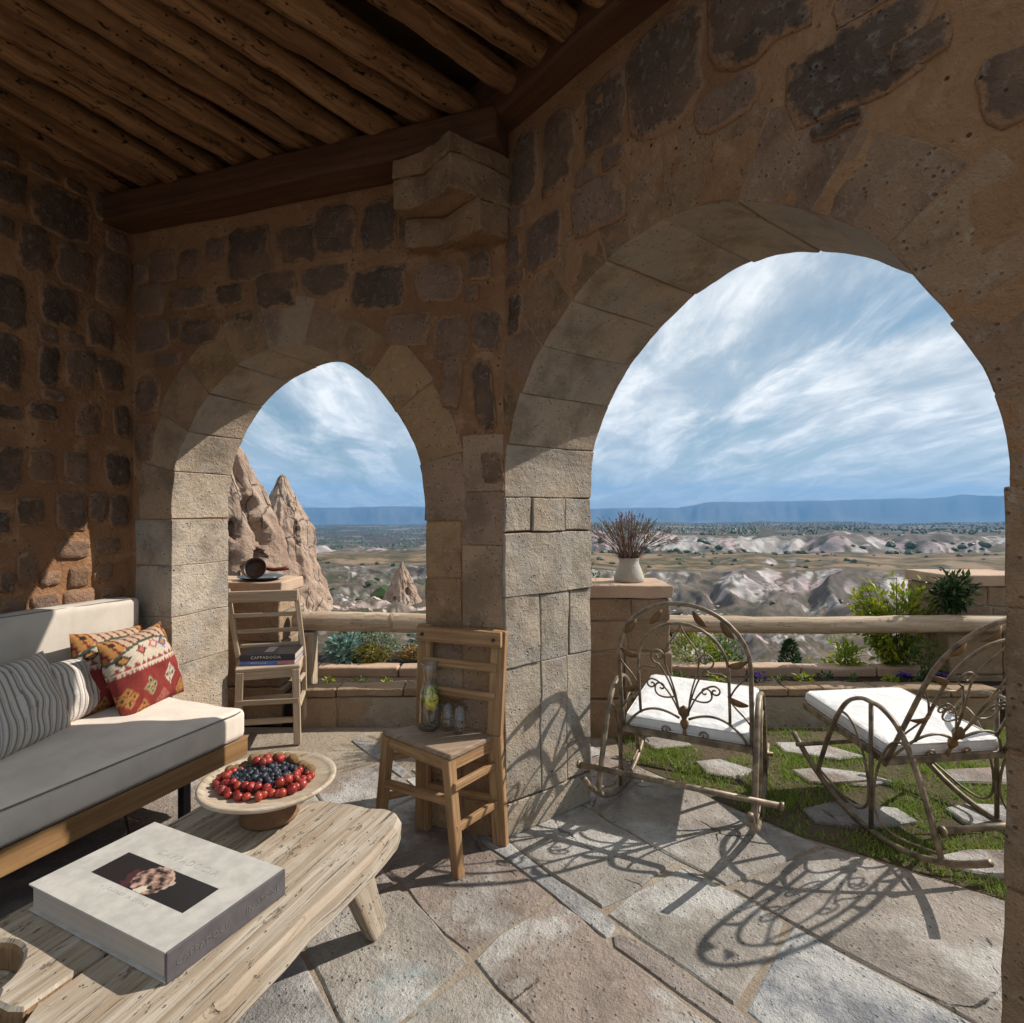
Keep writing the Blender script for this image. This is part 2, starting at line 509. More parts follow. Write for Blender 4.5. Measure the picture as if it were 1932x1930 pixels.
M['cap'] = m_stone('parapet_cap_stone', [(0, (0.46, 0.32, 0.22)), (1, (0.44, 0.31, 0.22))], bump=0.4, mott=0.3, pit=0.3)
M['log'] = m_wood('ceiling_log_wood', (0.33, 0.175, 0.078), (0.13, 0.062, 0.027), (0.014, 0.008, 0.005), rough=0.75, sx=1.2, sy=26, bump=1.0, holes=1.0, crack=0.95)
M['beam'] = m_wood('dark_beam_wood', (0.12, 0.055, 0.026), (0.075, 0.033, 0.017), (0.02, 0.01, 0.006), rough=0.7, sx=1.4, sy=30, bump=0.6, holes=0.3, crack=0.7)
M['deck'] = m_wood('dark_deck_board', (0.05, 0.026, 0.013), (0.035, 0.018, 0.01), (0.01, 0.006, 0.004), sx=1.5, sy=20)
M['table'] = m_wood('weathered_table_wood', (0.45, 0.39, 0.315), (0.28, 0.21, 0.142), (0.10, 0.06, 0.035), rough=0.85, sx=1.3, sy=34, bump=1.0, holes=0.45, crack=0.95)
M['tableend'] = m_wood('sawn_table_end_grain', (0.30, 0.185, 0.095), (0.19, 0.105, 0.05), (0.05, 0.028, 0.015), rough=0.85, sx=4, sy=60, bump=0.8)
M['chair'] = m_wood('old_brown_chair_wood', (0.40, 0.245, 0.122), (0.23, 0.122, 0.054), (0.05, 0.028, 0.015), rough=0.7, sx=2.2, sy=70, bump=0.5, crack=0.8)
M['seatw'] = m_wood('worn_grey_seat_wood', (0.34, 0.25, 0.18), (0.24, 0.165, 0.11), (0.05, 0.03, 0.02), rough=0.75, sx=3, sy=40, bump=0.7, holes=0.3, crack=0.8)
M['greywood'] = m_wood('pale_grey_chair_wood', (0.46, 0.36, 0.26), (0.33, 0.24, 0.16), (0.08, 0.05, 0.03), rough=0.8, sx=3, sy=55, bump=0.5)
M['sofawood'] = m_wood('amber_sofa_wood', (0.29, 0.165, 0.072), (0.20, 0.108, 0.045), (0.07, 0.035, 0.015), rough=0.5, sx=1.5, sy=45, bump=0.2, crack=0.4)
M['rail'] = m_wood('weathered_rail_wood', (0.52, 0.42, 0.31), (0.33, 0.235, 0.15), (0.10, 0.062, 0.038), rough=0.75, sx=1.1, sy=30, bump=0.9, holes=0.35, crack=0.85)
M['platewood'] = m_wood('pale_plate_wood', (0.50, 0.425, 0.33), (0.36, 0.275, 0.185), (0.12, 0.08, 0.05), rough=0.75, sx=9, sy=46, bump=0.6, kind='Object', crack=0.7)
M['footwood'] = m_wood('brown_foot_wood', (0.24, 0.14, 0.07), (0.17, 0.09, 0.045), (0.05, 0.03, 0.015), rough=0.7, sx=14, sy=14, bump=0.4, kind='Object')
M['sofa'] = m_fabric('sofa_grey_canvas', (0.70, 0.60, 0.50))
M['sofaback'] = m_fabric('sofa_cream_canvas', (0.54, 0.475, 0.395))
M['piping'] = m_plain('grey_piping', (0.20, 0.17, 0.15), 0.9)
M['white'] = m_fabric('white_cushion_cotton', (0.66, 0.65, 0.635), fold=1.6)
M['iron'] = m_plain('aged_painted_iron', (0.185, 0.138, 0.088), 0.5, 0.45, 0.2, 0.5, 22)
M['ironleaf'] = m_plain('rusty_iron_leaf', (0.17, 0.095, 0.04), 0.55, 0.4, 0.3, 0.3, 20)
M['blackplate'] = m_plain('black_glazed_plate', (0.018, 0.018, 0.022), 0.25, 0.5)
M['pan'] = m_plain('dark_burnt_pan', (0.05, 0.028, 0.02), 0.45, 0.5, 0.2)
M['panhandle'] = m_plain('red_brown_handle', (0.12, 0.022, 0.012), 0.4, 0.4)
M['vase'] = m_stone('chalky_grey_vase_glaze', [(0, (0.42, 0.40, 0.35)), (1, (0.42, 0.40, 0.35))], bump=0.3, mott=0.35, pit=0.1)
M['dryg'] = m_leaf('dry_grass', (0.12, 0.075, 0.05), (0.20, 0.12, 0.075), (0.16, 0.12, 0.12), 0.9)
M['soil'] = m_mortar('dark_soil', (0.055, 0.038, 0.026), (0.04, 0.027, 0.019), (0.075, 0.052, 0.036), 1.0)
M['lawn'] = m_mortar('lawn_soil', (0.10, 0.08, 0.045), (0.13, 0.095, 0.06), (0.08, 0.08, 0.03), 1.0)
M['grass'] = m_leaf('grass_blade', (0.12, 0.22, 0.022), (0.20, 0.32, 0.04), (0.36, 0.33, 0.09), 0.6)
def m_fruit(name, stops, rough, bloom):
    t = NT(name); n = t.noise(t.coord('Object', (1, 1, 1), rnd=True), 1.6, 5, 0.6)
    c = t.mix(t.math('MULTIPLY', t.rng(n, 0.45, 0.72), 0.6), t.ramp(t.rand(), stops), bloom)
    return t.fin(c, t.rng(n, 0.35, 0.7, rough, rough + .3), 0.4)
M['red'] = m_fruit('red_cherry_skin', [(0, (0.30, 0.020, 0.012)), (0.4, (0.20, 0.010, 0.010)), (0.75, (0.36, 0.045, 0.02)), (1, (0.12, 0.008, 0.012))], 0.26, (0.30, 0.07, 0.05))
M['berry'] = m_fruit('blue_black_berry_skin', [(0, (0.012, 0.016, 0.022)), (0.5, (0.020, 0.014, 0.026)), (1, (0.010, 0.022, 0.022))], 0.35, (0.055, 0.065, 0.085))
M['nut'] = m_stone('walnut_shell', [(0, (0.46, 0.29, 0.14)), (1, (0.40, 0.24, 0.11))], bump=0.8, mott=0.4, pit=0.2, scale=3)
M['paper'] = m_wood('book_page_edges', (0.50, 0.43, 0.36), (0.38, 0.31, 0.25), (0.20, 0.155, 0.12), sx=1, sy=900, bump=0.15, crack=0.5)
M['cover'] = m_plain('putty_book_cover', (0.42, 0.395, 0.355), 0.55, 0.35, var=0.12, scale=22)
M['spine'] = m_plain('slate_book_spine', (0.085, 0.078, 0.082), 0.5, 0.4, var=0.15)
M['print'] = m_print('flat_print', 0.4, 0.4, 0.03)
M['kilim'] = m_print('woven_kilim', 0.95, 0.1, 0.5, 260)
M['stripe'] = m_print('striped_linen', 0.95, 0.1, 0.4, 320)
M['ink'] = m_plain('pale_ink', (0.62, 0.58, 0.54), 0.6)
M['inkdark'] = m_plain('faint_grey_ink', (0.345, 0.33, 0.30), 0.6)
M['inkspine'] = m_plain('dull_grey_ink', (0.135, 0.12, 0.118), 0.6)
M['black'] = m_plain('black_jacket', (0.018, 0.017, 0.02), 0.35, 0.5)
M['blue'] = m_plain('blue_jacket', (0.07, 0.14, 0.42), 0.4, 0.5)
M['pink'] = m_plain('pink_jacket_end', (0.42, 0.17, 0.16), 0.45, 0.4)
M['glass'] = m_glass('clear_glass')
M['water'] = m_glass('still_water', (0.98, 0.99, 0.99))
M['lemon'] = m_plain('lemon_peel', (0.80, 0.64, 0.06), 0.45, 0.4)
M['mint'] = m_leaf('mint_leaf', (0.16, 0.30, 0.03), (0.30, 0.40, 0.05))
M['darkleg'] = m_plain('dark_metal_leg', (0.04, 0.035, 0.03), 0.5, 0.5, 0.4)
M['hole'] = m_plain('recess_shade', (0.03, 0.02, 0.015), 0.9)  # dark colour stands for the shade inside the hole
M['pansy'] = m_leaf('purple_petal', (0.09, 0.03, 0.32), (0.06, 0.02, 0.22), (0.16, 0.08, 0.40))
M['rose'] = m_leaf('dark_red_petal', (0.22, 0.01, 0.03), (0.16, 0.01, 0.02))
M['bloom'] = m_leaf('white_petal', (0.75, 0.72, 0.66), (0.68, 0.62, 0.56))
M['stem'] = m_plain('green_stem', (0.10, 0.11, 0.04), 0.7)
M['bark'] = m_plain('brown_bark', (0.10, 0.07, 0.045), 0.9)
GREENS = {
    'yellowgreen': ((0.13, 0.22, 0.02), (0.25, 0.32, 0.03), (0.45, 0.42, 0.03)),
    'mid': ((0.05, 0.10, 0.018), (0.09, 0.16, 0.028), (0.15, 0.21, 0.05)),
    'dark': ((0.018, 0.04, 0.014), (0.035, 0.07, 0.02), (0.06, 0.10, 0.03)),
    'teal': ((0.10, 0.20, 0.17), (0.18, 0.30, 0.26), (0.30, 0.40, 0.36)),
    'greygreen': ((0.14, 0.18, 0.12), (0.22, 0.26, 0.17), (0.30, 0.32, 0.22)),
    'rust': ((0.22, 0.11, 0.025), (0.30, 0.16, 0.03), (0.24, 0.20, 0.05)),
    'olive': ((0.05, 0.06, 0.02), (0.07, 0.085, 0.028), (0.10, 0.11, 0.045)),
    'gold': ((0.17, 0.17, 0.03), (0.26, 0.24, 0.04), (0.34, 0.22, 0.04)),
}
for k, v in GREENS.items(): M['leaf_' + k] = m_leaf('leaf_' + k, *v)

# ------------------------------------------------------------------ room frames
Z = Vector((0, 0, 1))
CN = Vector((-0.03, 2.38, 0))                       # room corner between the two arched walls
dA = Vector((-0.949, 0.316, 0)).normalized(); nA = Vector((0.316, 0.949, 0)).normalized()
dB = Vector((0.621, -0.783, 0)).normalized(); nB = Vector((0.783, 0.621, 0)).normalized()
LC = Vector((-1.97, 3.03, 0)); dL = Vector((-0.359, -0.933, 0)).normalized(); nL = Vector((-0.933, 0.359, 0)).normalized()
TA, TB, TL = 0.36, 0.50, 0.45
frA = (CN, dA, Z, -nA); frB = (CN, dB, Z, -nB); frL = (LC, dL, Z, -nL)    # third axis points into the room
PA = [(1.774, 1.30), (1.774, 1.417), (1.75, 1.563), (1.695, 1.69), (1.60, 1.84), (1.50, 1.945), (1.39, 2.025), (1.25, 2.085), (1.09, 2.12), (0.99, 2.108), (0.84, 2.05), (0.693, 1.969), (0.60, 1.89), (0.519, 1.80), (0.416, 1.635), (0.365, 1.452), (0.358, 1.30)]
PB = [(0.0, 1.40), (0.003, 1.516), (0.021, 1.61), (0.062, 1.72), (0.125, 1.83), (0.213, 1.94), (0.32, 2.03), (0.45, 2.125), (0.62, 2.195), (0.80, 2.225), (0.95, 2.207), (1.05, 2.168), (1.157, 2.114), (1.287, 2.02), (1.367, 1.95), (1.445, 1.83), (1.521, 1.70), (1.574, 1.56), (1.592, 1.44), (1.592, 1.40)]

def dense(P, n=4):
    out = []
    for i in range(len(P)-1):
        a = P[max(i-1, 0)]; b = P[i]; c = P[i+1]; d = P[min(i+2, len(P)-1)]
        for k in range(n):
            t = k/n
            out.append(tuple(0.5*((2*b[q]) + (c[q]-a[q])*t + (2*a[q]-5*b[q]+4*c[q]-d[q])*t*t + (3*b[q]-a[q]-3*c[q]+d[q])*t**3) for q in (0, 1)))
    out.append(P[-1]); return out
PA = dense(PA); PB = dense(PB)

def offset_line(pts, d):
    out = []
    for i, p in enumerate(pts):
        a = pts[max(i-1, 0)]; b = pts[min(i+1, len(pts)-1)]
        tx, tz = b[0]-a[0], b[1]-a[1]; L = math.hypot(tx, tz)
        out.append((p[0] - tz/L*d, p[1] + tx/L*d))
    return out

def arched_body(mb, fr, T, u0, u1, ztop, prof, grow):
    """wall with an arched opening; fr third axis points inwards so the body runs 0..-T"""
    s = 1 if prof[-1][0] > prof[0][0] else -1
    pr = prof if s > 0 else prof[::-1]
    pr = offset_line(pr, grow)
    ul, ur = pr[0][0], pr[-1][0]
    o, u, v, n = fr
    def P(a, b, c): return o + u*a + v*b + n*c
    # left pier, right pier, and a spandrel of strips above the arch
    mb.prism([(u0, -0.3), (ul, -0.3), (ul, pr[0][1]), (u0, pr[0][1])], -T, 0, fr)
    mb.prism([(ur, -0.3), (u1, -0.3), (u1, pr[-1][1]), (ur, pr[-1][1])], -T, 0, fr)
    xs = [u0] + [p[0] for p in pr] + [u1]
    poly = [(u0, pr[0][1])] + pr + [(u1, pr[-1][1])]
    vs = []; fs = []; uv = []
    for (a, b) in poly:
        for c in (0, -T):
            vs.append(P(a, b, c)); vs.append(P(a, ztop, c))
    for i in range(len(poly) - 1):
        k, j = 4*i, 4*(i+1)
        fs += [(k, j, j+1, k+1), (k+2, k+3, j+3, j+2), (k, k+2, j+2, j), (k+1, j+1, j+3, k+3)]
    fs += [(0, 1, 3, 2)]
    e = 4*(len(poly)-1)
    fs += [(e, e+2, e+3, e+1)]
    mb.add(vs, fs)

def stone_poly(u0, z0, u1, z1, rnd, n=16, jit=0.085, power=7.0):
    cx, cz = (u0+u1)/2, (z0+z1)/2; a, b = (u1-u0)/2, (z1-z0)/2
    out = []; ph = rnd.random()*6.28
    sk = rnd.uniform(-0.14, 0.14)
    for k in range(n):
        t = ph + 2*math.pi*k/n
        c, s = math.cos(t), math.sin(t)
        r = 1.0 / (abs(c)**power + abs(s)**power)**(1/power)
        r *= 1 + rnd.uniform(-jit, jit)
        out.append((cx + a*1.15*r*c + sk*b*r*s, cz + b*1.15*r*s))
    return out

def stone_mesh(poly, fr, proud, rnd, depth=0.03, inset=0.88, rough=0.004):
    o, u, v, n = fr
    m = len(poly)
    area = sum(poly[i][0]*poly[(i+1) % m][1] - poly[(i+1) % m][0]*poly[i][1] for i in range(m))
    if area < 0: poly = poly[::-1]
    hand = u.cross(v).dot(n) > 0
    cx = sum(p[0] for p in poly)/m; cz = sum(p[1] for p in poly)/m
    def P(a, b, c): return o + u*a + v*b + n*c
    vs = [P(a, b, -depth) for a, b in poly]
    vs += [P(cx+(a-cx)*0.97, cz+(b-cz)*0.97, proud*0.35) for a, b in poly]
    vs += [P(cx+(a-cx)*inset, cz+(b-cz)*inset, proud + rnd.uniform(-rough, rough)) for a, b in poly]
    vs += [P(cx+(a-cx)*0.45, cz+(b-cz)*0.45, proud + rnd.uniform(-rough, rough)*1.5) for a, b in poly]
    vs.append(P(cx, cz, proud + rnd.uniform(-rough, rough)))
    fs = []
    for L in range(3):
        for i in range(m):
            j = (i+1) % m
            f = (L*m+i, L*m+j, (L+1)*m+j, (L+1)*m+i)
            fs.append(f if hand else f[::-1])
    for i in range(m):
        f = (3*m+i, 3*m+(i+1) % m, 4*m)
        fs.append(f if hand else f[::-1])
    mb = MB(); mb.add(vs, fs)
    mb.edge = [1.0]*(2*m) + [0.72]*m + [0.0]*(m+1)
    return mb

def weather(o, cuts=3, amp=0.005, freq=9.0, amp2=0.0025):
    import bmesh
    bm = bmesh.new(); bm.from_mesh(o.data)
    bmesh.ops.subdivide_edges(bm, edges=[e for e in bm.edges if e.calc_length() > 0.045], cuts=cuts, use_grid_fill=True)
    off = Vector((o.name.__hash__() % 17, 3.1, 0)) if False else Vector((len(bm.verts) % 7, 1.3, 0.4))
    for v in bm.verts:
        v.co += mn.noise_vector(v.co*freq + off)*amp + mn.noise_vector(v.co*freq*3.3 + off)*amp2
    bmesh.ops.recalc_face_normals(bm, faces=bm.faces)
    bm.to_mesh(o.data); bm.free()
    return o

def in_poly(p, poly):
    x, y = p; c = False; n = len(poly)
    for i in range(n):
        x1, y1 = poly[i]; x2, y2 = poly[(i+1) % n]
        if (y1 > y) != (y2 > y) and x < (x2-x1)*(y-y1)/(y2-y1) + x1: c = not c
    return c

def add_stones(parent, fr, rects, rnd, mat='basalt', proud=0.011, tint=None, smooth=True, jit=0.10):
    for q in rects:
        u0, z0, u1, z1 = q[:4]
        p = stone_poly(u0, z0, u1, z1, rnd, jit=jit)
        sm_ = stone_mesh(p, fr, proud*rnd.uniform(0.5, 1.5), rnd)
        o = sm_.build('stone', M[mat], parent, smooth)
        ea = o.data.attributes.new('edge', 'FLOAT', 'POINT'); ea.data.foreach_set('value', sm_.edge)
        o['tint'] = q[4] if len(q) > 4 else (tint if tint is not None else rnd.random())

def fill_rects(u0, u1, z0, z1, used, blocked, rnd, keep=0.8, hr=(0.15, 0.23), wr=(0.14, 0.30), shrink=0.0):
    out = []; z = z0
    while z < z1:
        h = rnd.uniform(*hr); u = u0 + rnd.uniform(-0.1, 0.05)
        while u < u1:
            w = rnd.uniform(*wr)
            g = rnd.uniform(0.014, 0.03)
            q = (u+g, z+g + rnd.uniform(-.01, .02), u+w-g*0.6, z+h-g*0.6)
            u += w
            if q[2] > u1 or q[0] < u0 or q[3] > z1: continue
            hit = False
            for r in used:      # trim against the stones already laid
                if q[2] < r[0]-.012 or q[0] > r[2]+.012 or q[3] < r[1]-.012 or q[1] > r[3]+.012: continue
                opts = [(q[0], q[1], r[0]-.02, q[3]), (r[2]+.02, q[1], q[2], q[3]), (q[0], q[1], q[2], r[1]-.02), (q[0], r[3]+.02, q[2], q[3])]
                opts = [o_ for o_ in opts if o_[2]-o_[0] > .05 and o_[3]-o_[1] > .045]
                if not shrink or not opts: hit = True; break
                q = max(opts, key=lambda o_: (o_[2]-o_[0])*(o_[3]-o_[1]))
            if hit: continue
            cx, cz = (q[0]+q[2])/2, (q[1]+q[3])/2
            if any(in_poly(pt, blocked) for pt in ((cx, cz), (q[0], q[1]), (q[2], q[1]), (q[0], q[3]), (q[2], q[3]))): continue
            if rnd.random() < keep: out.append(q)
        z += h
    return out

def arc_blocks(parent, fr, T, prof, cuts, depth, rnd, mat='tuff', proud=0.004, name='arch_stone'):
    """wedge blocks along the arch line, running through the wall"""
    L = [0]
    for i in range(1, len(prof)): L.append(L[-1] + math.hypot(prof[i][0]-prof[i-1][0], prof[i][1]-prof[i-1][1]))
    tot = L[-1]
    outp = offset_line(prof, depth if prof[-1][0] > prof[0][0] else -depth)
    def at(line, s):
        s = max(0, min(tot, s))
        for i in range(1, len(L)):
            if s <= L[i] + 1e-9:
                t = (s-L[i-1])/(L[i]-L[i-1])
                return (line[i-1][0]+(line[i][0]-line[i-1][0])*t, line[i-1][1]+(line[i][1]-line[i-1][1])*t)
        return line[-1]
    for k in range(len(cuts)-1):
        a, b = cuts[k]*tot + 0.0010, cuts[k+1]*tot - 0.0010
        ss = [a] + [x for x in L if a+0.02 < x < b-0.02] + [b]
        dd = rnd.uniform(0.85, 1.15)
        off = rnd.uniform(-0.004, 0.004)
        sg = 1 if prof[-1][0] > prof[0][0] else -1
        inner = [at(offset_line(prof, off*sg), s) for s in ss]
        out = [at(prof, s) for s in ss]; oo = [at(outp, s) for s in ss]
        outer = [(p[0]+(q[0]-p[0])*dd, p[1]+(q[1]-p[1])*dd) for p, q in zip(out, oo)]
        mb = MB(); pr = proud*rnd.uniform(0.4, 1.6)
        poly = inner + outer[::-1]
        n = len(poly); m = len(ss)
        def P(p, c): return fr[0] + fr[1]*p[0] + fr[2]*p[1] + fr[3]*c
        vs = []; fs = []
        for c in (pr, -T-pr):
            vs += [P(p, c) for p in inner] + [P(p, c) for p in outer]
        for i in range(m-1):
            fs += [(i, i+1, m+i+1, m+i), (2*m+i+1, 2*m+i, 3*m+i, 3*m+i+1), (i+1, i, 2*m+i, 2*m+i+1), (m+i, m+i+1, 3*m+i+1, 3*m+i)]
        fs += [(0, m, 3*m, 2*m), (m-1, 3*m-1, 4*m-1, 2*m-1)]
        mb.add(vs, fs)
        o = mb.build(name, M[mat], parent, False, bevel=0.004, seg=2)
        me = o.data
        import bmesh
        bm = bmesh.new(); bm.from_mesh(me); bmesh.ops.recalc_face_normals(bm, faces=bm.faces); bm.to_mesh(me); bm.free()
        weather(o, 2, 0.006, 7.0, 0.0025)
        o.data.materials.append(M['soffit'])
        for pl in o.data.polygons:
            if abs(pl.normal.dot(fr[3])) < 0.5: pl.material_index = 1  # soffit side gets a paler stone than the wall faces

def block(parent, fr, u0, u1, z0, z1, c0, c1, mat, rnd, name='block', bev=0.004, jit=0.003, tint=None):
    j = lambda: rnd.uniform(-jit, jit)
    mb = MB()
    mb.prism([(u0+j(), z0+j()), (u1+j(), z0+j()), (u1+j(), z1+j()), (u0+j(), z1+j())], c0, c1, fr)
    o = mb.build(name, M[mat], parent, False, bevel=bev, seg=2)
    o['tint'] = rnd.random() if tint is None else tint
    weather(o, 3, 0.0045, 8.0, 0.003)
    return o

# ------------------------------------------------------------------ wall A (left arch) with the corner pillar
rnd = random.Random(3)
ZT = 3.12
mb = MB()
arched_body(mb, frA, TA, 0.0, 2.6, ZT, PA, 0.006)
q = CN - dB*0.006; PIL = [(CN.x, CN.y), (q.x, q.y)]
q = CN - dB*0.006 + nB*(TB-0.004); PIL.append((q.x, q.y))
q = CN + nA*(TA-0.003) + dA*0.20; PIL.append((q.x, q.y))
q = CN + dA*0.20 + nA*0.01; PIL.append((q.x, q.y))
mb.prism(PIL, -0.3, ZT-0.002)
wallA = mb.build('arched_wall', M['mortar'])
tag(wallA, 'rough stone wall pierced by the smaller pointed arch, behind the sofa end', 'wall')
SA = [(1.17, 2.452, 1.405, 2.68, .1), (0.903, 2.497, 1.117, 2.65, .15), (0.7, 2.5, 0.917, 2.703, .2), (0.50, 2.492, 0.666, 2.701, .3), (1.333, 2.339, 1.486, 2.429, .2), (1.034, 2.297, 1.247, 2.458, .08), (0.748, 2.326, 0.975, 2.447, .4), (0.467, 2.23, 0.714, 2.405, .02), (0.193, 2.238, 0.397, 2.384, .95), (0.06, 2.297, 0.16, 2.407, .7), (1.757, 2.507, 1.916, 2.655, .6), (1.603, 2.512, 1.722, 2.631, .6), (1.43, 2.56, 1.553, 2.671, .8), (1.827, 2.341, 2.01, 2.49, .6), (1.569, 2.341, 1.774, 2.447, .5), (1.47, 2.17, 1.70, 2.28, .1), (1.80, 2.155, 2.007, 2.304, .5), (1.262, 2.233, 1.365, 2.29, .2), (0.35, 2.06, 0.55, 2.19, .8), (0.169, 1.985, 0.315, 2.153, .5), (0.02, 2.006, 0.137, 2.16, .4), (0.19, 1.783, 0.276, 1.983, .7), (0.05, 1.689, 0.13, 1.953, .05), (1.86, 1.849, 2.0, 2.011, .7), (1.90, 1.607, 2.01, 1.784, .6), (0.02, 2.45, 0.12, 2.68, .5), (0.19, 2.45, 0.40, 2.66, .8)]
add_stones(wallA, frA, SA, rnd)
ringA = offset_line(PA, -0.19)
blkA = [(PA[0][0]+.02, -1)] + ringA + [(PA[-1][0]-.02, -1)]
fA_ = fill_rects(0.0, 2.04, 1.28, 2.77, SA, blkA, rnd, 0.97, (0.13, 0.18), (0.11, 0.22), 0.45)
add_stones(wallA, frA, [q + (rnd.choice((.4, .55, .7, .85, .95)),) for q in fA_], rnd)
totA = len(PA)
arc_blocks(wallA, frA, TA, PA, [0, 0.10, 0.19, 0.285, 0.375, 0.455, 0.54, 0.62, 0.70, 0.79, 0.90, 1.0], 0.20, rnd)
# jamb blocks beside the left opening and the pillar face between the arches
for (z0, z1) in [(0.0, 0.22), (0.22, 0.55), (0.55, 0.80), (0.80, 1.06), (1.06, 1.297)]:
    block(wallA, frA, 1.774+rnd.uniform(-.003, .003), 2.02, z0+.003, z1-.003, -TA-0.003, rnd.uniform(.002, .007), 'jamb', rnd, 'jamb_stone')
    block(wallA, frA, 0.19, 0.358+rnd.uniform(-.003, .003), z0+.003, z1-.003, -TA-0.003, rnd.uniform(.002, .007), 'tuff', rnd, 'jamb_stone')
for (z0, z1) in [(0.0, 0.3), (0.3, 0.62), (0.62, 0.86), (0.86, 1.20), (1.20, 1.42), (1.42, 1.66)]:
    block(wallA, frA, 0.006, 0.184, z0+.003, z1-.003, -0.05, rnd.uniform(.002, .006), 'tuff', rnd, 'pillar_stone')
# stone corbel in the corner, three tiers
corb = empty('corbel'); corb.parent = wallA
pA = lambda t, p: (CN + dA*t - nA*p)
pB = lambda t, p: (CN + dB*t - nB*p)
def corbel_poly(pa, pb, ta):
    a0 = pA(ta, -0.02); a1 = pA(ta, pa)
    # junction of the face parallel to wall A and the face parallel to wall B
    k = Vector((-0.356, 2.32, 0)) + (nA*(0.16-pa) + nB*(0.29-pb))*0.62
    b1 = pB(0.036, pb); b0 = pB(0.036, -0.02)
    return [(p.x, p.y) for p in (a0, a1, k, b1, b0, CN + nA*0.02)]
for (z0, z1, pa, pb, ta) in [(2.69, 2.765, 0.165, 0.295, 0.43), (2.565, 2.686, 0.16, 0.285, 0.425), (2.44, 2.561, 0.085, 0.16, 0.41)]:
    m_ = MB(); m_.prism(corbel_poly(pa, pb, ta), z0, z1)
    weather(m_.build('block', M['tuffbrown'], corb, False, bevel=0.022, seg=3), 4, 0.014, 7.0, 0.005)

# ------------------------------------------------------------------ wall B (large arch)
mb = MB()
arched_body(mb, frB, TB, -0.03, 3.0, ZT, PB, 0.006)  # unseen far end cut short to open the room to the sky
wallB = mb.build('arched_wall', M['mortar'])
tag(wallB, 'rough stone wall opened by the large round arch on the right', 'wall')
SB = [(0.656, 2.503, 0.905, 2.82, .15), (0.463, 2.56, 0.633, 2.787, .2), (0.251, 2.522, 0.396, 2.779, .35), (0.05, 2.552, 0.2, 2.796, .3), (0.957, 2.55, 1.211, 2.82, .2), (1.175, 2.285, 1.455, 2.459, .02), (1.40, 2.30, 1.50, 2.37, .4), (1.23, 2.236, 1.34, 2.272, .1), (0.914, 2.41, 1.085, 2.51, .6), (0.14, 2.269, 0.33, 2.442, .5), (0.02, 2.311, 0.10, 2.443, .5), (0.40, 2.30, 0.62, 2.46, .98), (1.56, 2.10, 1.70, 2.23, .3), (1.50, 2.45, 1.70, 2.62, .3), (0.03, 2.047, 0.11, 2.20, .1), (1.30, 2.56, 1.58, 2.80, .5), (1.64, 1.90, 1.80, 2.06, .4), (1.66, 1.6, 1.84, 1.84, .6)]
add_stones(wallB, frB, SB, rnd, proud=0.009)
ringB = offset_line(PB, 0.24)
blk = [(PB[0][0]-.3, -1)] + [(ringB[0][0], ringB[0][1])] + ringB + [(ringB[-1][0], -1)]
add_stones(wallB, frB, [q + (rnd.choice((.45, .7, .85, .95, 1)),) for q in fill_rects(0.0, 1.75, 1.7, 2.86, SB, blk, rnd, 0.95, (0.14, 0.2), (0.12, 0.28), 0.45)], rnd, proud=0.010)
add_stones(wallB, frB, fill_rects(1.75, 2.97, 0.05, 2.9, SB, blk, rnd, 0.95, (0.18, 0.28), (0.2, 0.42), 0.45), rnd)
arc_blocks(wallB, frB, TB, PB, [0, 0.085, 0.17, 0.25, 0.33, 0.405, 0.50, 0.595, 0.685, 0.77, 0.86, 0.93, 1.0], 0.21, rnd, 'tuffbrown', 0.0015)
JB = [(0.0, 0.143, [(0, 0.5)]), (0.143, 0.697, [(0, 0.19), (0.19, 0.345), (0.345, 0.5)]), (0.697, 0.986, [(0, 0.185), (0.19, 0.36), (0.365, 0.5)]), (0.986, 1.2525, [(0, 0.5)]), (1.2525, 1.398, [(0, 0.135), (0.14, 0.33), (0.335, 0.5)])]
for (z0, z1, spl) in JB:
    for (c0, c1) in spl:
        block(wallB, frB, -0.10, 0.0 + rnd.uniform(.004, .012), z0+.002, z1-.002, -c1+.002, -c0-.002 if c0 > 0 else 0.004, 'jamb', rnd, 'jamb_stone', jit=0.003)
for (z0, z1) in [(-0.02, 0.3), (0.3, 0.62), (0.62, 0.88), (0.88, 1.16), (1.16, 1.398)]:
    block(wallB, frB, 1.592+rnd.uniform(-.006, .004), 1.86, z0+.003, z1-.003, -TB-.003, rnd.uniform(.002, .008), 'tuffbrown', rnd, 'jamb_stone')
# recess, inner shade painted dark, and a small bolt hole beside the arch
mb = MB()
o_, u_, v_, n_ = frB
ring = [o_ + u_*(1.70 + 0.05*math.cos(t)) + v_*(1.80 + 0.028*math.sin(t)) + n_*0.006 for t in [k*math.pi/8 for k in range(16)]]
back = [p - n_*0.004 + (o_ + u_*1.70 + v_*1.80 + n_*0.006 - p)*0.25 for p in ring]
mb.add(ring + back, [(i, (i+1) % 16, 16+(i+1) % 16, 16+i) for i in range(16)] + [tuple(range(16, 32))])
mb.build('recess', M['hole'], wallB)

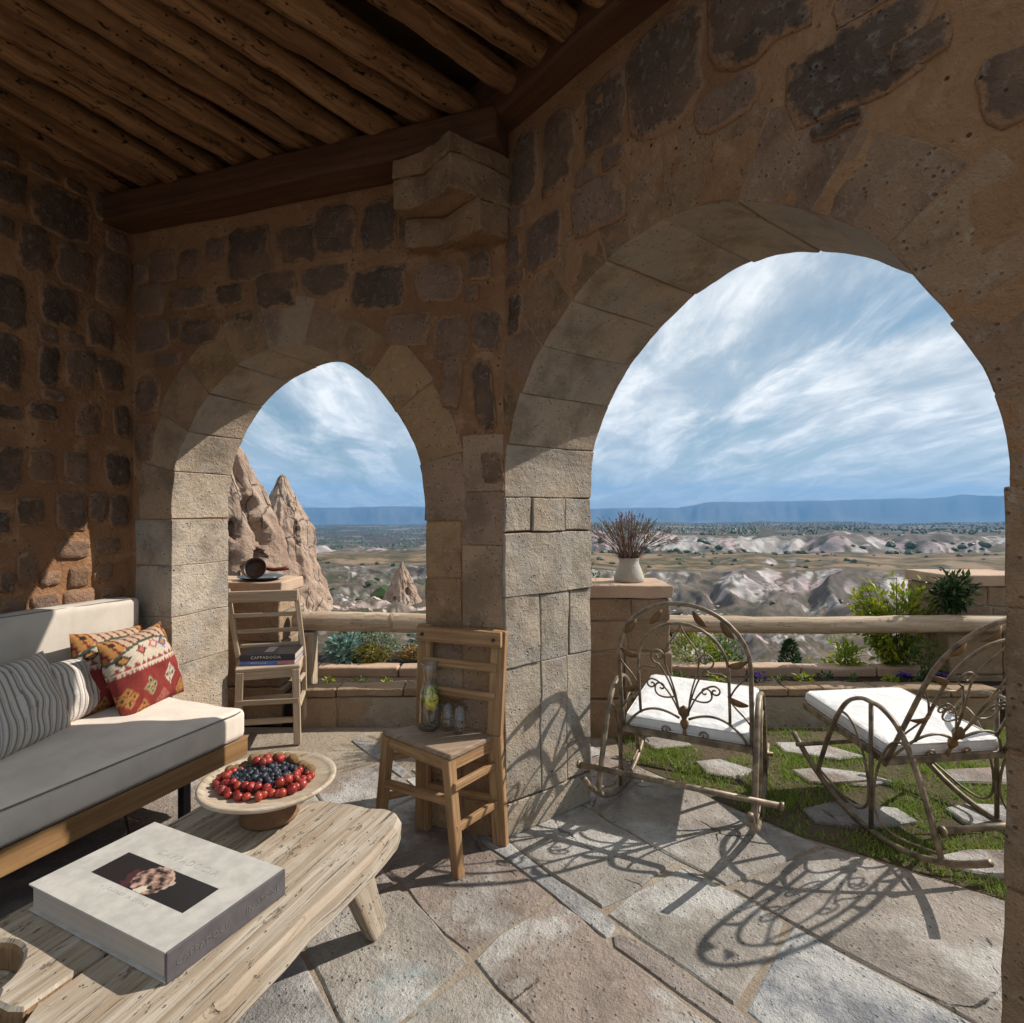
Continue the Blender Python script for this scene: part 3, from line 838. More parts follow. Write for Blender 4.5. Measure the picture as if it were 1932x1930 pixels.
# ------------------------------------------------------------------ left wall
mb = MB()
mb.prism([(-0.3, -0.3), (1.95, -0.3), (1.95, ZT), (-0.3, ZT)], -TL, 0, frL)  # near end cut short out of view so more sky light gets in
wallL = mb.build('stone_wall', M['mortar'])
tag(wallL, 'rough brown stone wall behind the sofa back, partly lit by a patch of sun', 'wall')
SL = [(0.492, 2.67, 0.60, 2.808, .4), (0.215, 2.62, 0.455, 2.83, .2), (0.391, 2.416, 0.517, 2.605, .5), (0.215, 2.404, 0.357, 2.593, .3), (0.025, 2.365, 0.177, 2.632, .3), (0.497, 2.143, 0.62, 2.338, .1), (0.276, 2.20, 0.43, 2.37, .3), (0.11, 2.14, 0.228, 2.315, .3), (0.511, 1.871, 0.66, 2.093, .05), (0.361, 1.914, 0.438, 2.09, .1), (0.201, 1.933, 0.321, 2.112, .5), (0.06, 1.952, 0.171, 2.092, .2), (0.361, 1.748, 0.481, 1.825, .05), (0.511, 1.737, 0.62, 1.797, .1), (0.171, 1.708, 0.272, 1.85, .4), (0.025, 1.721, 0.1, 1.87, .3), (0.517, 1.428, 0.66, 1.609, .05), (0.374, 1.474, 0.475, 1.614, .2), (0.23, 1.465, 0.327, 1.62, .5), (0.025, 1.465, 0.141, 1.623, .1), (0.419, 1.279, 0.523, 1.396, .05), (0.244, 1.252, 0.361, 1.413, .3), (0.141, 1.294, 0.223, 1.423, .5), (0.03, 1.26, 0.125, 1.41, .3), (0.552, 1.248, 0.66, 1.34, .2), (0.45, 1.01, 0.52, 1.148, .3)]
add_stones(wallL, frL, SL, rnd)
add_stones(wallL, frL, [q + (rnd.choice((.4, .55, .7, .85, .95)),) for q in fill_rects(0.02, 0.64, 0.6, 2.9, SL, [(9, 9), (9.1, 9), (9, 9.1)], rnd, 0.97, (0.10, 0.15), (0.1, 0.17), 0.45)], rnd)
add_stones(wallL, frL, fill_rects(0.64, 1.92, 0.1, 2.9, SL, [(9, 9), (9.1, 9), (9, 9.1)], rnd, 0.8, (0.17, 0.26), (0.18, 0.36)), rnd)

# ------------------------------------------------------------------ ceiling of logs, and the two beams
ceil = empty('log_ceiling', (0, 0, 0))
tag(ceil, 'ceiling of round worm-eaten logs under dark boards', 'ceiling')
roof = [(-2.35, 3.25), (0.15, 2.62), (1.29, 1.18), (-2.95, 1.18)]  # ends ahead of the camera, cut short to let in more sky light
for i in range(9):
    y0 = 1.19 + i*0.235; y1 = y0 + 0.228
    xl = -2.0 - 0.39*(3.0 - y0)*0.99 - 0.2; 
    def xr(y):
        return min((2.62-y)/0.791*0.627 + 0.15, 0.15 - (y-2.62)*3.97) if y > 2.62 else (2.62-y)*0.794 + 0.15
    x1 = min(xr(y0), xr(y1))
    if x1 < xl + 0.1: continue
    m_ = MB(); m_.prism([(xl, y0), (x1, y0), (min(xr(y1), x1), y1), (xl + 0.09, y1)], 3.062 + 0.004*(i % 2), 3.09)
    m_.build('board', M['deck'], ceil)
m_ = MB(); m_.prism(roof, 3.11, 3.24); m_.build('roof_slab', M['mortar'], ceil)
NL = 11
rl = random.Random(11)
for i in range(NL + 4):
    t = i / (NL - 1)
    if i < NL:
        e = Vector((-1.93, 2.90, 0)).lerp(Vector((-0.22, 2.30, 0)), t)
        az = R(17 + 27*min(1, t*1.02))
    else:
        k = i - NL + 1
        e = pB(0.16*k + 0.02, 0.10); az = R(44 + 2.0*k)
    d = Vector((-math.sin(az), -math.cos(az), 0))
    rad = rl.uniform(0.046, 0.060)
    zz = 2.895 + rad + rl.uniform(-0.008, 0.012)
    L = (e.y - 1.12)/math.cos(az)
    if L < 0.3: continue
    e = e - d*rl.uniform(0.10, 0.14)
    pts = []; rs = []
    for k in range(26):
        s = L*k/25
        b = Vector((0.014*math.sin(s*2.1 + i*1.7), 0.014*math.cos(s*1.7 + i), 0.008*math.sin(s*2.6 + i*2.2)))
        pts.append(Vector((e.x, e.y, zz)) + d*s + b)
        rs.append(rad*(1 + 0.07*math.sin(s*3 + i) + rl.uniform(-0.05, 0.05)))
    m_ = MB(); m_.tube(pts, rs, 16, wob=0.13)
    m_.build('log', M['log'], ceil, True)
def beam(label, a, b, w, h, n):
    o = empty('wooden_beam', a)
    tag(o, label, 'beam')
    m_ = MB(); d = Vector(b) - Vector(a)
    dn = d.normalized(); x = dn.cross(Z).normalized()
    N = 14; vs = []; fs = []; uv = []
    for k in range(N+1):
        p = d*k/N
        for (cx, cz) in ((-w/2, 0), (w/2, 0), (w/2, h), (-w/2, h)):
            vs.append(p + x*cx + Z*cz + Vector((mn.noise(Vector((k*.5, cx*9, cz*9+n))), mn.noise(Vector((k*.5, cx*9+5, cz*9+n))), mn.noise(Vector((k*.5+9, cx*9, cz*9+n)))))*0.009)
    for k in range(N):
        for j in range(4):
            j2 = (j+1) % 4
            fs.append((4*k+j, 4*k+j2, 4*k+4+j2, 4*k+4+j))
            L0 = d.length*k/N; L1 = d.length*(k+1)/N
            uv.append([(L0, j*.2), (L0, j*.2+.2), (L1, j*.2+.2), (L1, j*.2)])
    fs += [(3, 2, 1, 0), (4*N, 4*N+1, 4*N+2, 4*N+3)]; uv += [[(0, 0)]*4]*2
    m_.add(vs, fs, uv)
    m_.build('timber', M['beam'], o, False, bevel=0.012)
    return o
a = pA(2.045+0.05, 0.075); b = pA(-0.02, 0.075)
beam('dark squared beam along the wall above the small arch, carrying the log ends', (a.x, a.y, 2.768), (b.x, b.y, 2.768), 0.17, 0.13, 0)
a = pB(-0.12, 0.055); b = pB(2.95, 0.055)
beam('dark squared beam along the wall above the large arch, rising from the corbel', (a.x, a.y, 2.872), (b.x, b.y, 2.872), 0.13, 0.185, 20)

# ------------------------------------------------------------------ terrace floor
tf = MB()
tf.prism([(-6.5, -6.0), (5.4, -6.0), (5.4, 3.62), (-6.5, 3.62)], -0.45, -0.0065)  # carried on unseen behind the camera to bounce more sunlight
floor = tf.build('terrace_floor', M['bed'])
tag(floor, kind='structure')
rf = random.Random(21)
def w_edge(s):
    k = max(0.0, min(1.0, (s + 1.25)/0.8)); k = k*k*(3-2*k)
    return 2.425 + 0.17*k + 0.3*max(0, s+0.3)*0.5
rows = [-3.4, -2.9, -2.4, -1.95, -1.5, -1.05, -0.6, -0.15, 0.25, 0.60, 0.985, 1.375, 1.455, 1.90, None, 2.85, 3.3, 3.75, 4.2]
row_tint = {0.60: 0.12, 0.985: 0.45, 1.375: 0.72, 1.455: 0.1, 1.90: 0.3}
fixed = {(0.985, 'mid'): 0.5}
def slab_poly(s0, s1, w0f, w1f, rnd_, k0=0.0, k1=0.0):
    pts = []
    # k0, k1 slant the cross joints
    n = max(2, int((s1-s0)/0.12))
    j = lambda m: rnd_.uniform(-m, m)
    for k in range(n+1):
        s = s0 + (s1-s0)*k/n
        pts.append((s + (j(.006) if 0 < k < n else 0.012*(1 if k == 0 else -1)), w0f(s) + j(.007) + (.008 if k in (0, n) else 0)))
    for k in (0.33, 0.66):
        pts.append((s1 + j(.010), w0f(s1) + (w1f(s1)-w0f(s1))*k))
    for k in range(n, -1, -1):
        s = s0 + (s1-s0)*k/n
        pts.append((s + (j(.006) if 0 < k < n else 0.012*(1 if k == 0 else -1)), w1f(s) + j(.007) - (.008 if k in (0, n) else 0)))
    for k in (0.66, 0.33):
        pts.append((s0 + j(.010), w0f(s0) + (w1f(s0)-w0f(s0))*k))
    out = []
    for s_, w in pts:
        q = (w - w0f(s_))/max(.02, w1f(s_)-w0f(s_)) - .5
        t = (s_-s0)/(s1-s0)
        out.append(dB*(s_ + q*(k0*(1-t) + k1*t)) + nB*w)
    return out
def flag(parent, pts, tint, rnd_, z=0.0, name='flagstone', th=0.03):
    n = len(pts); c = sum(pts, Vector())/n
    dz = rnd_.uniform(-0.002, 0.003)
    sl = (rnd_.uniform(-.004, .004), rnd_.uniform(-.004, .004))
    def P(p, k, zz): 
        q = c + (p-c)*k
        return Vector((q.x, q.y, z + zz + dz + sl[0]*(q.x-c.x) + sl[1]*(q.y-c.y)))
    vs = [P(p, 1, -th) for p in pts] + [P(p, 1, -0.006) for p in pts]
    vs += [c + (p-c)*(1 - 0.009/max(0.05, (p-c).length)) + Vector((0, 0, z + dz + rnd_.uniform(-.0015, .001) - c.z)) for p in pts]
    vs = vs[:2*n] + [Vector((q.x, q.y, z + dz + sl[0]*(q.x-c.x) + sl[1]*(q.y-c.y) + rnd_.uniform(-.0015, .001))) for q in vs[2*n:]]
    vs.append(P(c, 1, rnd_.uniform(-.001, .002)))
    area = sum(pts[i].x*pts[(i+1) % n].y - pts[(i+1) % n].x*pts[i].y for i in range(n))
    fs = []
    for L in range(2):
        for i in range(n):
            f = (L*n+i, L*n+(i+1) % n, (L+1)*n+(i+1) % n, (L+1)*n+i); fs.append(f if area > 0 else f[::-1])
    for i in range(n):
        f = (2*n+i, 2*n+(i+1) % n, 3*n); fs.append(f if area > 0 else f[::-1])
    m_ = MB(); m_.add(vs, fs)
    o = m_.build(name, M['slab'], parent, False)
    o['tint'] = tint
    return o
for r_ in range(len(rows)-1):
    a_ = rows[r_]; b_ = rows[r_+1]
    fa = (lambda s: w_edge(s)) if a_ is None else (lambda s, a=a_: a + .020*mn.noise(Vector((s*2.6, a*7, 1))) + .010*mn.noise(Vector((s*9, a*7, 4))))
    fb = (lambda s: w_edge(s)) if b_ is None else (lambda s, b=b_: b + .020*mn.noise(Vector((s*2.6, b*7, 1))) + .010*mn.noise(Vector((s*9, b*7, 4))))
    s = -5.2 + rf.uniform(0, 0.5)
    nar = (a_ == 1.375)
    sk0 = rf.uniform(-.10, .10)
    while s < 5.0:
        Ls = rf.uniform(0.38, 0.92) if not nar else rf.uniform(0.5, 0.8)
        sk1 = rf.uniform(-.12, .12)*(0.3 if nar else 1)
        g = 0.0035
        pts = slab_poly(s+g, s+Ls-g, lambda x, f=fa: f(x)+g, lambda x, f=fb: f(x)-g, rf, sk0, sk1)
        sk0 = sk1
        c = sum(pts, Vector())/len(pts)
        s += Ls
        ymax = max(p.y for p in pts)
        if ymax > 3.60 or c.y < -1.2 or c.x < -4.3 or c.x > 5.2: continue
        if (a_ is None or a_ > 2.2) and max(p.x for p in pts) > 0.62: continue
        base = row_tint.get(a_, None)
        tint = rf.random()*0.8 if base is None else 0.95 if (a_ == 1.455 and 0.2 < c.dot(dB)*-1 < 0.75) else rf.random()*0.6 if rf.random() < 0.2 else min(1, max(0, base + rf.uniform(-.08, .08)))
        flag(floor, pts, tint, rf)
# turquoise paint worn into one slab
t = NT('turquoise_paint_stain')
c = t.coord(); n_ = t.noise(c, 9, 6, 0.7)
t.fin((0.30, 0.43, 0.46), 0.85, 0.2)
al = t.math('MULTIPLY', t.rng(n_, 0.42, 0.66), 0.55)
vd = t.n('ShaderNodeVectorMath', operation='DISTANCE'); t.l(c, vd.inputs[0]); vd.inputs[1].default_value = (-0.30, 1.61, 0.0085)
al = t.math('MULTIPLY', al, t.rng(t.math('ADD', vd.outputs['Value'], t.math('MULTIPLY', n_, 0.10)), 0.10, 0.20, 1.0, 0.0))
t.setin(t.b.inputs['Alpha'], al)
m_ = MB()
pp = [(-0.30 + 0.20*math.cos(k*math.pi/8), 1.61 + 0.20*math.sin(k*math.pi/8)) for k in range(16)]
m_.add([(x, y, 0.0085) for x, y in pp], [tuple(range(len(pp)))])
m_.build('paint_stain', t.m, floor)

# lawn with stepping stones
lawn_poly = []
for k in range(14):
    s = -2.1 + k*0.32
    lawn_poly.append(dB*s + nB*(w_edge(s)+0.004))
lp = [(p.x, p.y) for p in lawn_poly if p.x < 4.4] + [(4.4, 3.6), (0.62, 3.6)]
m_ = MB(); m_.add([(x, y, -0.004) for x, y in lp], [tuple(range(len(lp)))])
lawn = m_.build('lawn_ground', M['lawn']); tag(lawn, kind='structure')
STEP = [[(0.971, 3.104), (1.113, 3.134), (1.243, 3.002), (1.118, 2.907), (0.989, 2.961)], [(1.513, 3.347), (1.752, 3.347), (1.914, 3.15), (1.751, 3.119), (1.506, 3.213)], [(1.433, 3.002), (1.599, 3.031), (1.8, 2.961), (1.876, 2.868), (1.708, 2.83), (1.465, 2.868)], [(1.301, 2.611), (1.469, 2.676), (1.73, 2.611), (1.747, 2.509), (1.5, 2.451), (1.303, 2.509)], [(1.939, 2.611), (2.072, 2.654), (2.254, 2.632), (2.282, 2.529), (1.981, 2.433), (1.937, 2.509)], [(1.66, 2.261), (1.796, 2.302), (1.964, 2.293), (1.981, 2.184), (1.826, 2.112), (1.687, 2.162), (1.642, 2.199)], [(2.217, 3.002), (2.595, 3.031), (2.673, 2.947), (2.434, 2.843), (2.166, 2.868)], [(2.3, 2.25), (2.6, 2.3), (2.7, 2.1), (2.45, 2.0), (2.25, 2.08)], [(2.0, 3.35), (2.3, 3.4), (2.5, 3.3), (2.3, 3.18), (2.05, 3.22)], [(0.72, 3.42), (1.0, 3.45), (1.02, 3.3), (0.8, 3.26)]]
for s_ in STEP:
    flag(lawn, [Vector((x, y, 0)) for x, y in s_], rf.choice([0.2, 0.3, 0.75, 0.45]), rf, 0.012, 'stepping_stone')
def grass_patch():
    g = random.Random(5); vs = []; fs = []
    polys = STEP
    n = 0
    while n < 42000:
        x = g.uniform(0.6, 3.3); y = g.uniform(1.2, 3.58)
        p = Vector((x, y, 0)); s = p.dot(dB); w = p.dot(nB)
        if w < w_edge(s) + 0.012 + 0.03*mn.noise(Vector((x*6, y*6, 3))): continue
        den_ = mn.noise(Vector((x*4.2, y*4.2, 0)))*1.3 + 0.46 + .3*mn.noise(Vector((x*11, y*11, 2)))
        if y > 3.3: den_ *= 0.7
        if g.random() > den_: n += 0.3; continue
        ins = False
        for q in polys:
            cx = sum(a for a, b in q)/len(q); cy = sum(b for a, b in q)/len(q)
            if in_poly((cx+(x-cx)*1.08, cy+(y-cy)*1.08), q): ins = True; break
        if ins: n += 0.2; continue
        h = g.uniform(0.012, 0.030) + .016*max(0, mn.noise(Vector((x*7, y*7, 6)))); a = g.uniform(0, 6.28); wd = g.uniform(0.0015, 0.003)
        lx, ly = g.gauss(0, 0.014), g.gauss(0, 0.014)
        dx, dy = math.cos(a)*wd, math.sin(a)*wd
        b = len(vs)
        vs += [(x-dx, y-dy, -0.004), (x+dx, y+dy, -0.004), (x+lx, y+ly, h)]
        fs.append((b, b+1, b+2)); n += 1
    m_ = MB(); m_.add(vs, fs)
    o = m_.build('grass', M['grass']); tag(o, 'short green lawn grass growing between the stepping stones', 'grass', kind='stuff')
grass_patch()

# ------------------------------------------------------------------ parapet: planter walls, rim, piers, rails
def planter(label, x0, x1, yf, nblk, r0):
    o = empty('planter_wall', ((x0+x1)/2, yf, 0)); tag(o, label, 'planter wall')
    r = random.Random(r0); xs = [x0]
    for k in range(1, nblk): xs.append(x0 + (x1-x0)*(k + r.uniform(-.2, .2))/nblk)
    xs.append(x1)
    ox = (x0+x1)/2
    for k in range(nblk):
        for (z0, z1, pr) in ((-0.02, 0.178, 0.0), (0.183, 0.232, 0.012)):
            m_ = MB()
            a, b = xs[k]-ox+.003, xs[k+1]-ox-.003
            bow = lambda xx: 0.05*math.sin(3.14*((xx+ox)-x0)/(x1-x0))
            m_.add([(a, bow(a)-pr, z0), (b, bow(b)-pr, z0), (b, bow(b)+.14, z0), (a, bow(a)+.14, z0), (a, bow(a)-pr, z1), (b, bow(b)-pr, z1), (b, bow(b)+.14, z1), (a, bow(a)+.14, z1)],
                   [(3, 2, 1, 0), (4, 5, 6, 7), (0, 1, 5, 4), (1, 2, 6, 5), (2, 3, 7, 6), (3, 0, 4, 7)])
            q = weather(m_.build('stone', M['parapet'], o, False, bevel=0.014, seg=3), 3, 0.010, 8.0, 0.004)
    m_ = MB()
    for k in range(nblk):
        a, b = xs[k]-ox, xs[k+1]-ox
        m_.box(((a+b)/2, 0.10, 0.08), (b-a, 0.14, 0.19))
    m_.build('core', M['bed'], o)
    return o
planter('low curved stone planter wall seen through the small arch', -1.36, 0.55, 3.60, 6, 1)
planter('low stone planter wall behind the two iron rocking seats', 0.98, 3.02, 3.60, 6, 2)
m_ = MB(); m_.box((0.7, 3.92, 0.06), (6.4, 0.40, 0.24)); s_ = m_.build('planting_soil', M['soil']); tag(s_, kind='structure')
rim = empty('rim_wall', (0.7, 4.14, 0)); tag(rim, 'narrow pale stone rim behind the planting trough', 'rim wall')
rr_ = random.Random(9); x = -2.4
while x < 4.2:
    w = rr_.uniform(0.35, 0.6)
    m_ = MB(); m_.box((x + w/2 - 0.7, rr_.uniform(-.01, .01), 0.045 + rr_.uniform(-.008, .008)), (w-0.008, 0.13, 0.40))
    weather(m_.build('stone', M['cap'], rim, False, bevel=0.015, seg=3), 3, 0.010, 8.0, 0.004); x += w

def pier(label, x0, x1, y0, y1, ztop, r0, cap=0.012):
    o = empty('stone_pier', ((x0+x1)/2, (y0+y1)/2, 0)); tag(o, label, 'pier')
    r = random.Random(r0)
    w, d = x1-x0, y1-y0
    zs = [-0.02, 0.22, 0.50, 0.68, ztop-0.075]
    for i in range(4):
        pr = 0.02 if i == 0 else (0.010 if i == 1 else 0.0)
        cut = r.uniform(0.35, 0.65)*w - w/2
        for (a, b) in ((-w/2-pr, cut), (cut, w/2+pr)):
            m_ = MB(); m_.box(((a+b)/2, 0, (zs[i]+zs[i+1])/2), (b-a-.006, d+2*pr, zs[i+1]-zs[i]-.006))
            weather(m_.build('stone', M['parapet'], o, False, bevel=0.012, seg=3), 3, 0.010, 8.0, 0.004)
    m_ = MB(); m_.box((0, 0, (zs[0]+zs[-1])/2), (w-.02, d-.02, zs[-1]-zs[0]-.01)); m_.build('core', M['bed'], o)
    m_ = MB(); m_.box((0, 0, ztop-0.037), (w+2*cap, d+2*cap, 0.074)); weather(m_.build('cap', M['cap'], o, False, bevel=0.01, seg=3), 4, 0.007, 8.0, 0.003)
    return o
pier('stone parapet pier behind the chair stacked with books', -2.05, -1.47, 3.70, 4.07, 0.882, 4)
pier('stone parapet pier carrying the vase of dried grass', 0.30, 0.945, 3.47, 3.86, 0.893, 5)
pier('stone parapet pier beside the yellow green shrub at the far right', 2.98, 3.6, 3.98, 4.4, 0.895, 6)

def rail(label, a, b, r, knots, seedv):
    o = empty('log_rail', ((a[0]+b[0])/2, a[1], a[2])); tag(o, label, 'rail')
    rg = random.Random(seedv); A = Vector(a) - o.location; B = Vector(b) - o.location
    pts = []; rs = []
    for k in range(25):
        t = k/24
        pts.append(A.lerp(B, t) + Vector((0, rg.uniform(-.003, .003), 0.006*math.sin(t*7 + seedv) + rg.uniform(-.002, .002))))
        rs.append(r*(1 + rg.uniform(-.03, .03)))
    m_ = MB(); m_.tube(pts, rs, 14, wob=0.06); m_.build('log', M['rail'], o, True)
    for t in knots:
        p = A.lerp(B, t); m_ = MB(); m_.lathe([(r*1.02, -.012), (r*1.06, 0), (r*1.02, .012)], (0, 0, 0), 14)
        q = m_.build('binding', M['rail'], o, True); q.location = p; q.rotation_euler = (0, R(90), 0)
    return o
rail('round wooden rail spanning the small arch at parapet height', (-1.43, 3.84, 0.605), (0.42, 3.84, 0.60), 0.064, (0.35, 0.78), 1)
rail('long weathered wooden rail behind the iron rocking seats', (0.90, 3.86, 0.585), (3.75, 3.90, 0.578), 0.056, (0.62,), 2)
po = empty('rail_post', (-1.34, 3.83, 0)); tag(po, 'short wooden post under the left end of the small arch rail', 'post')
m_ = MB(); m_.bar((0, 0, 0.15), (0, 0, 0.545), 0.10, 0.10); m_.build('shaft', M['rail'], po, False, bevel=0.01)

# ------------------------------------------------------------------ the valley
def vnoise(x, y, sd_=0.0):
    xi = np.floor(x); yi = np.floor(y); fx = x-xi; fy = y-yi
    fx = fx*fx*(3-2*fx); fy = fy*fy*(3-2*fy)
    def h(a, b):
        v = np.sin(a*127.1 + b*311.7 + sd_*74.7)*43758.5453
        return v - np.floor(v)
    return (h(xi, yi)*(1-fx) + h(xi+1, yi)*fx)*(1-fy) + (h(xi, yi+1)*(1-fx) + h(xi+1, yi+1)*fx)*fy
def fbm(x, y, o=4, sd_=0.0):
    s = 0; a = 0.5; t = 0
    for k in range(o):
        s = s + a*vnoise(x*2**k + k*17.3, y*2**k - k*9.1, sd_+k); t += a; a *= 0.52
    return s/t
def ridge(x, y, o=3, sd_=0.0):
    s = 0; a = 0.5; t = 0
    for k in range(o):
        s = s + a*(1-np.abs(2*vnoise(x*2**k + k*5.3, y*2**k + k*3.7, sd_+k)-1)); t += a; a *= 0.5
    return s/t
def sst(x, a, b):
    t = np.clip((x-a)/(b-a), 0, 1); return t*t*(3-2*t)
TR = [(2, .9), (4.3, .42), (6, .44), (12, .42), (25, .36), (40, .32), (90, .265), (160, .235), (280, .205), (370, .180), (400, .176), (455, .138), (515, .108), (540, .1050), (700, .088), (900, .0775), (960, .0755), (1080, .0485), (1150, .047), (1600, .037), (2500, .030), (5000, .0245), (8000, .0228), (17000, .0225)]
TLf = [(2, .9), (4.3, .42), (6, .33), (10, .29), (20, .235), (40, .185), (60, .166), (80, .163), (100, .20), (150, .19), (250, .158), (360, .124), (450, .118), (520, .098), (700, .085), (1000, .072), (1300, .066), (1500, .064), (2500, .044), (4000, .033), (5000, .029), (8000, .0265), (17000, .026)]
MESA = [(-4000, 950), (0, 955), (430, 960), (590, 957.5), (700, 956), (800, 956), (1000, 958), (1115, 959.5), (1280, 958), (1335, 948.5), (1450, 946), (1600, 942.5), (1780, 938.5), (1830, 931), (1890, 923), (2100, 912), (2600, 925), (6000, 945)]
def terrain(x, y):
    d = np.hypot(x, y); th = np.arctan2(x, y)
    D = d*np.maximum(np.cos(th), 0.42)
    # buttresses: shift where the cliffs stand, azimuth by azimuth
    amp = 0.13*sst(D, 120, 300)*(1-sst(D, 1300, 2200)) + 0.05*sst(D, 20, 60)
    lg = np.log(np.maximum(D, 1.0))
    w = ridge(th*9 + 3, lg*1.1, 3, 1.0) - 0.5
    w2 = ridge(th*19 + 2*fbm(th*8, lg*5, 2, 6), lg*3.5 + 4, 4, 2.0) - 0.5
    De = D*(1 + amp*(0.9*w + 0.55*w2))
    zr = 1.35 - np.interp(np.log(De), np.log([a for a, b in TR]), [b for a, b in TR])*D
    zl = 1.35 - np.interp(np.log(De), np.log([a for a, b in TLf]), [b for a, b in TLf])*D
    k = sst(th, R(-8), R(4))
    z = zl*(1-k) + zr*k
    # gullies and flutes on the tuff slopes
    bad = sst(D, 14, 40)*(1-sst(D, 440, 500)) + 0.55*sst(D, 900, 960)*(1-sst(D, 1100, 1180))
    g = ridge(th*15 + 1.5*fbm(th*10, lg*6, 2, 5), lg*2.4, 4, 7.0)
    z = z + bad*D*0.040*(g - 0.6)
    z = z + sst(D, 7, 20)*D*0.007*(fbm(x*(9.0/np.maximum(D, 10)), y*(9.0/np.maximum(D, 10)), 4, 9)-.5)
    g2 = ridge(x*0.012, y*0.012, 4, 11)
    z = z + bad*sst(D, 60, 150)*9.0*(g2-0.5)
    z = z + sst(D, 1200, 2000)*(1-sst(D, 8500, 9800))*9*(fbm(x*.003, y*.003, 4, 4)-.5)
    # mesas along the horizon
    px = 966 + 1100*np.tan(np.clip(th, -1.35, 1.35))
    yt = np.interp(px, [a for a, b in MESA], [b for a, b in MESA]) + 3.5*(fbm(th*26 + 5, 0*th, 4, 12)-.5)
    top = 1.35 + (960-yt)/1100.0*13000
    m = sst(D + 1100*(fbm(th*22, lg*3, 4, 3)-.5), 11200, 12900)
    z = z*(1-m) + top*m
    z = z + m*(1-m)*120*(ridge(th*60, lg*4, 3, 8)-.5)
    back = sst(np.abs(th), R(75), R(95))
    z = z*(1-back) + back*np.minimum(-0.5, -0.5-(d-30)*0.05*(d > 30))
    return z, D
def ground_z(x, y):
    z, _ = terrain(np.array([x], float), np.array([y], float)); return float(z[0])
a1 = np.radians(np.arange(-52, 60.01, 0.17)); a0 = np.radians(np.arange(60.0, 308.0, 4.0))[1:-1]
AZ = np.concatenate([a1, a0])
rd = np.concatenate([np.geomspace(2.2, 60, 60), np.geomspace(61, 380, 110), np.linspace(382, 640, 110), np.linspace(645, 900, 40), np.linspace(904, 1330, 90), np.geomspace(1345, 6100, 70), np.geomspace(6200, 10800, 24), np.linspace(10900, 13800, 46), np.linspace(14000, 16000, 6)])
TH, RD = np.meshgrid(AZ, rd)
X = RD*np.sin(TH); Y = RD*np.cos(TH)
Zt, DD = terrain(X, Y)
nr, na = Zt.shape
# surface classes from slope and noise
dzr = np.gradient(Zt, axis=0)/np.gradient(RD, axis=0)
dza = np.gradient(Zt, axis=1)/np.maximum(RD*np.abs(np.gradient(TH, axis=1)), 1e-3)
slope = np.hypot(dzr, np.clip(dza, -3, 3))
pat = fbm(X/np.maximum(RD, 10)*26 + 5, np.log(RD)*14, 5, 21)
pat2 = fbm(TH*60, np.log(RD)*30, 4, 22)
pat3 = fbm(TH*200, np.log(RD)*60, 3, 23)
kR = sst(TH, R(-8), R(4))
def lerp(a, b, t): return a*(1-t[..., None]) + b*t[..., None]
cc = lambda *v: np.array(v, float)
white = lerp(lerp(np.broadcast_to(cc(.47, .43, .40), Zt.shape + (3,)), cc(.38, .295, .29), sst(fbm(TH*25, np.log(RD)*7, 3, 31), .48, .62)), cc(.22, .195, .175), sst(pat2, .46, .62)*.8)
pinkn = lerp(np.broadcast_to(cc(.50, .36, .30), Zt.shape + (3,)), cc(.58, .46, .40), sst(pat2, .4, .6))
white = lerp(white, pinkn, (1-kR)*(1-sst(DD, 90, 110)))
scrub = lerp(lerp(np.broadcast_to(cc(.10, .076, .053), Zt.shape + (3,)), cc(.042, .046, .022), sst(pat2, .42, .58)), cc(.19, .14, .09), sst(pat, .55, .7)*.7)
field = lerp(lerp(np.broadcast_to(cc(.135, .092, .042), Zt.shape + (3,)), cc(.055, .050, .018), sst(pat2, .46, .56)), cc(.23, .155, .09), sst(pat, .52, .62))
far = lerp(lerp(np.broadcast_to(cc(.075, .062, .05), Zt.shape + (3,)), cc(.03, .034, .024), sst(pat3, .42, .6)), cc(.22, .19, .16), sst(pat, .58, .70)*.7)
flat = lerp(scrub, field, sst(DD, 500, 560)*(1-sst(DD, 880, 930)))
flat = lerp(flat, far, sst(DD, 1150, 1500))
bandc = np.maximum(sst(DD, 360, 400)*(1-sst(DD, 530, 560)), sst(DD, 930, 965)*(1-sst(DD, 1120, 1170)))
st = sst(slope + (pat2-.5)*.35 + .13*bandc, .22, .38)*(1-sst(DD, 1400, 1900))
low = fbm(TH*13 + 2, np.log(RD)*8 + 1, 4, 41)
st = st*(1 - .92*sst(low, .47, .56)*(1-sst(DD, 600, 700)))                # soil covered slopes between the bare tuff
st = st*(1 - .80*sst(fbm(TH*30, np.log(RD)*16, 3, 43), .48, .60)*kR*(1-sst(DD, 330, 380)))
soilc = lerp(np.broadcast_to(cc(.095, .072, .058), Zt.shape + (3,)), cc(.052, .045, .034), sst(pat3, .42, .62))
flat = lerp(flat, soilc, sst(slope, .12, .3)*(1-sst(DD, 1300, 1600)))
col = lerp(flat, white, st)
darkrock = lerp(np.broadcast_to(cc(.10, .08, .068), Zt.shape + (3,)), cc(.07, .064, .043), sst(pat3, .45, .6))
col = lerp(col, darkrock, st*sst(pat, .52, .60)*.9)
col = lerp(col, np.broadcast_to(cc(.14, .13, .12), Zt.shape + (3,)), sst(DD, 10500, 11500)*.7)
vs = np.stack([X, Y, Zt], -1).reshape(-1, 3)
i_, j_ = np.meshgrid(np.arange(nr-1), np.arange(na), indexing='ij')
j2 = (j_+1) % na
q_ = np.stack([i_*na+j_, i_*na+j2, (i_+1)*na+j2, (i_+1)*na+j_], -1).reshape(-1, 4)[:, ::-1]
